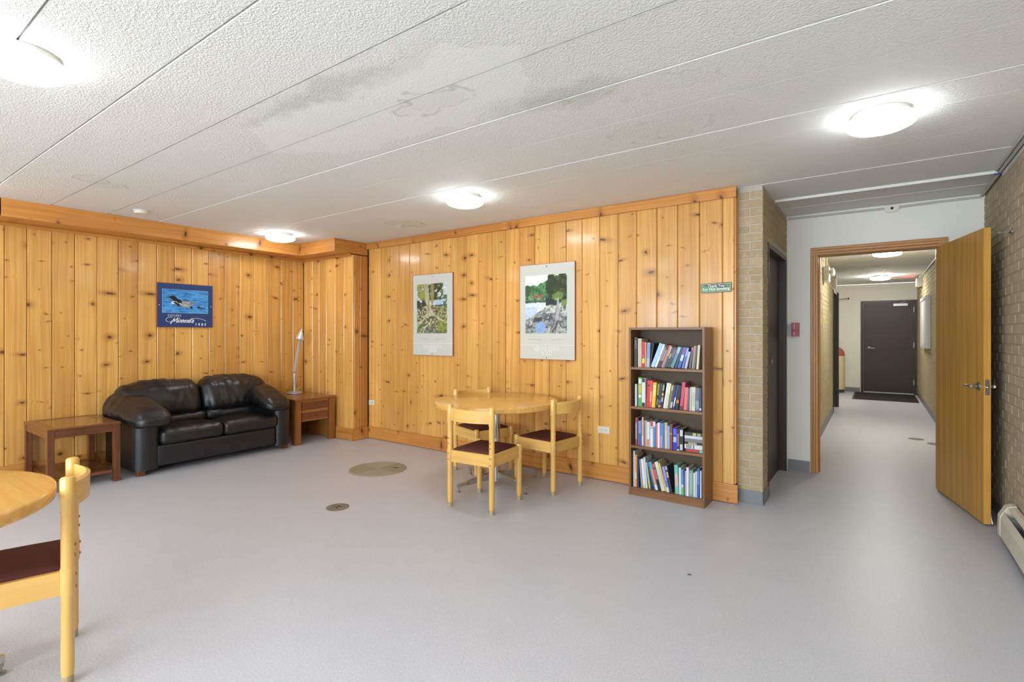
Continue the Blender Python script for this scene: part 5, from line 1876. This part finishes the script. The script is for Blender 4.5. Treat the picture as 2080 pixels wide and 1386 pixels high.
# end cap: six-sided shell
m = MB()
m.prism([(-0.0, 0.035), (-0.06, 0.035), (-0.082, 0.06), (-0.082, 0.18), (-0.05, 0.245), (-0.02, 0.26), (0, 0.26)], -0.07, 0.0, 'XZ')
m.build('end_cap', CREAM_METAL, t)
m = MB()
m.prism([(-0.077, 0.06), (-0.079, 0.06), (-0.079, 0.175), (-0.06, 0.215), (-0.058, 0.214), (-0.077, 0.174)], -3.4, -0.0705, 'XZ')
m.build('front_panel', CREAM_METAL, t)
m = MB()
m.prism([(0, 0.25), (0, 0.256), (-0.02, 0.256), (-0.043, 0.243), (-0.041, 0.238), (-0.02, 0.25)], -3.4, -0.0705, 'XZ')
m.build('top_hood', CREAM_METAL, t)
MB().box(-0.006, -0.001, -3.4, -0.0705, 0.04, 0.249).build('back_plate', CREAM_METAL, t)
m = MB()
m.tube([(-0.038, -3.4, 0.12), (-0.038, -0.075, 0.12)], 0.012, 8)
m.build('pipe', plain('copper_pipe', (150, 92, 60), 0.4, 1.0), t, smooth=True)
m = MB()
y = -3.38
while y < -0.12:
    m.box(-0.066, -0.01, y, y + 0.001, 0.075, 0.165)
    y += 0.012
m.build('fins', plain('aluminium_fins', (120, 118, 112), 0.5, 0.8), t)['kind'] = 'stuff'
for y in (-0.25, -1.5, -2.8):
    MB().prism([(-0.001, 0.05), (-0.07, 0.05), (-0.074, 0.16), (-0.05, 0.225), (-0.001, 0.235)], y, y + 0.003, 'XZ').build('bracket', STEEL, t)

# =================================================================== FLOOR COVERS
def cover_mat(name, a, b):
    t = NT(name)
    p = t.obj()
    n = t.noise(p, 9, 3)
    col = t.mix(n, (*lin(a), 1), (*lin(b), 1))
    return t.out(col, 0.5, 0.1)


BRASS = cover_mat('worn_brass_plate', (188, 176, 156), (160, 148, 128))
t = thing('floor_hatch', 'large round ribbed brass cover set in the floor', 'floor cover', (-4.09, 3.43, 0))
R = 0.285
MB().lathe([(R, 0.0005), (R, 0.004), (R - 0.012, 0.005)], 64).build('rim_plate', BRASS, t)
# raised ribs: four fields with alternating directions
m = MB()
step = 0.0125
for q, (sx, sy) in enumerate(((1, 1), (-1, 1), (-1, -1), (1, -1))):
    k = 0.006
    while k < R - 0.02:
        lim = math.sqrt(max(0, (R - 0.016) ** 2 - k * k))
        if lim > 0.01:
            a, b = sorted((sx * k, sx * (k + 0.006)))
            c, d = sorted((sy * 0.004, sy * lim))
            if q % 2 == 0:
                m.box(a, b, c, d, 0.0051, 0.0078)
            else:
                a, b = sorted((sy * k, sy * (k + 0.006)))
                c, d = sorted((sx * 0.004, sx * lim))
                m.box(c, d, a, b, 0.0051, 0.0078)
        k += step
m.build('ribs', BRASS, t)['kind'] = 'stuff'
MB().box(-0.028, 0.028, -0.008, 0.008, 0.0079, 0.0086).build('lift_slot', DARK_SLOT, t, (0.13, 0.12, 0), (0, 0, 0.7))

t = thing('floor_drain', 'small round metal cleanout cover in the floor', 'floor cover', (-3.45, 2.495, 0))
GREYM = cover_mat('worn_grey_plate', (150, 138, 128), (120, 110, 102))
MB().lathe([(0.088, 0.0005), (0.088, 0.003), (0.082, 0.004)], 40).build('plate', GREYM, t)
m = MB()
for k in range(24):
    a = 2 * PI * k / 24
    s = len(m.v)
    m.box(0.036, 0.078, -0.0035, 0.0035, 0.0041, 0.006)
    m.xf(Matrix.Rotation(a, 4, 'Z'), s)
m.build('ribs', GREYM, t)['kind'] = 'stuff'
for a in (0.6, 2.2, 3.75, 5.3):
    MB().box(-0.016, 0.016, -0.006, 0.006, 0.0041, 0.0048).build('slot', DARK_SLOT, t, (0.022 * math.cos(a), 0.022 * math.sin(a), 0), (0, 0, a))
for i, (x, y, w) in enumerate(((0.425, 8.43, 'left one of the two'), (0.6, 8.18, 'half hidden by the oak door'))):
    t = thing('hall_floor_disc', 'flat grey disc in the hall floor, ' + w, 'floor cover', (x, y, 0), 0, 'flat discs in the hall floor')
    MB().lathe([(0.085, 0.0005), (0.085, 0.002), (0.08, 0.003)], 32).build('plate', plain('dull_grey_plate', (110, 106, 94), 0.6), t)
    MB().lathe([(0.012, 0.0031), (0.012, 0.004)], 12).build('screw', STEEL, t)
tag(MB().lathe([(0.011, 0.0004), (0.011, 0.002), (0.008, 0.003)], 16).build('floor_stud', plain('green_stud', (92, 128, 110), 0.5), None, (-0.862, 2.952, 0)),
    'tiny green stud in the middle of the bare floor', 'floor stud')

# =================================================================== HALL THINGS
t = thing('door_mat', 'black mat on the floor before the far hall door', 'mat', (0.145, 13.58, 0))
MATM = plain('black_mat', (38, 36, 32), 0.9, nz=0.2, scale=200, bump=0.4)
MB().box(-0.52, 0.52, -0.76, 0.76, 0.0005, 0.009, 0.003).build('pile', MATM, t)
m = MB()
for a, b, c, d in ((-0.55, -0.521, -0.79, 0.79), (0.521, 0.55, -0.79, 0.79), (-0.52, 0.52, -0.79, -0.761), (-0.52, 0.52, 0.761, 0.79)):
    m.box(a, b, c, d, 0.0005, 0.006)
m.build('rubber_border', BLACK, t)

t = thing('waste_bin', 'tall cream waste bin with reddish lid at the hall end', 'bin', (-0.735, 14.1, 0))
MB().lathe([(0.145, 0.0), (0.145, 0.075)], 28).build('base', plain('dark_green_base', (74, 82, 66), 0.5), t, smooth=True)
MB().lathe([(0.155, 0.076), (0.155, 0.84), (0.15, 0.845)], 28).build('body', plain('cream_bin', (226, 208, 166), 0.45), t, smooth=True)
MB().lathe([(0.152, 0.846), (0.152, 0.88), (0.13, 0.96), (0.08, 1.02), (0.02, 1.04)], 28).build('lid', plain('brick_red_lid', (172, 92, 76), 0.5), t, smooth=True)

t = thing('wall_cabinet', 'pale grey framed notice cabinet on the right hall wall', 'cabinet', (XR, 11.72, 1.56))
MB().box(-0.04, -0.001, -0.68, 0.68, -0.45, 0.45).build('case', plain('grey_case', (186, 190, 188), 0.4), t)
for a in ((-0.68, 0.68, -0.45, -0.4), (-0.68, 0.68, 0.4, 0.45), (-0.68, -0.63, -0.399, 0.399), (0.63, 0.68, -0.399, 0.399)):
    MB().box(-0.06, -0.0405, *a).build('frame', plain('pale_frame', (206, 210, 208), 0.35), t)
MB().box(-0.045, -0.0405, -0.62, 0.62, -0.39, 0.39).build('notice_sheet', plain('notice_board', (214, 212, 206), 0.5), t)

t = thing('exit_sign', 'exit sign box glowing red near the hall ceiling', 'exit sign', (XR - 0.03, 12.95, 2.36))
MB().box(-0.06, 0.028, -0.16, 0.16, -0.08, 0.1, 0.004).build('housing', plain('grey_housing', (150, 150, 142), 0.4), t)
MB().box(-0.064, -0.0605, -0.14, 0.14, -0.06, 0.08).build('face', emit('exit_red', (1.0, 0.08, 0.06), 6.0), t)
MB().lathe([(0.006, 0), (0.006, 0.004)], 10).build('indicator', emit('green_led', (0.1, 1.0, 0.2), 3.0), t, (-0.03, -0.1, -0.087))

t = thing('emergency_light', 'white emergency light with two heads on the left hall wall', 'emergency light', (HX + 0.004, 8.4, 2.2))
MB().box(0.0, 0.07, -0.14, 0.14, -0.11, 0.09, 0.006).build('housing', WHITE_PLASTIC, t)
for s in (-1, 1):
    MB().lathe([(0.02, 0), (0.05, 0.03), (0.05, 0.05), (0.02, 0.06)], 18).xf(Matrix.Rotation(PI / 2, 4, 'Y')).build('head', WHITE_PLASTIC, t, (0.0705, s * 0.08, 0.02), smooth=True)
m = MB()
m.tube([(0.03, 0, 0.09), (0.03, 0, 0.2), (0.05, 0.02, 0.25), (0.12, 0.06, 0.28), (0.6, 0.15, 0.286)], 0.012, 8)
m.build('conduit', CONDUIT, t, smooth=True)

t = thing('hall_conduit', 'painted conduit across the hall ceiling to the far lamp', 'conduit', (0.1, 10.6, HC))
MB().tube([(-0.69, 0, -0.014), (-0.02, 0, -0.014)], 0.012, 8).build('pipe', CONDUIT, t, smooth=True)
MB().box(-0.05, 0.05, -0.05, 0.05, -0.04, -0.001, 0.004).build('junction_box', CONDUIT, t, (0.035, 0, 0))
MB().tube([(0.03, 0.052, -0.014), (0.0, 1.6, -0.014)], 0.012, 8).build('pipe', CONDUIT, t, smooth=True)
t = thing('hall_side_conduit', 'painted conduit along the top of the right hall wall', 'conduit', (XR - 0.016, 9.5, HC - 0.016))
MB().tube([(0, -3.5, 0), (0, 3.2, 0)], 0.012, 8).build('pipe', CONDUIT, t, smooth=True)
MB().box(-0.04, 0.012, -0.05, 0.05, -0.03, 0.012).build('junction_box', CONDUIT, t, (0, 3.26, 0))

t = thing('door_holder', 'dark door holder arm on the left hall wall', 'door stop', (HX + 0.005, 11.37, 2.0))
MB().lathe([(0.025, 0), (0.025, 0.006), (0.01, 0.01)], 14).xf(Matrix.Rotation(PI / 2, 4, 'Y')).build('flange', BLACK, t, smooth=True)
MB().tube([(0.011, 0, 0), (0.17, 0, 0.01)], 0.009, 8).build('rod', STEEL, t, smooth=True)
MB().lathe([(0.016, 0), (0.016, 0.02)], 12).xf(Matrix.Rotation(PI / 2, 4, 'Y')).build('bumper', BLACK, t, (0.1705, 0, 0.01), smooth=True)
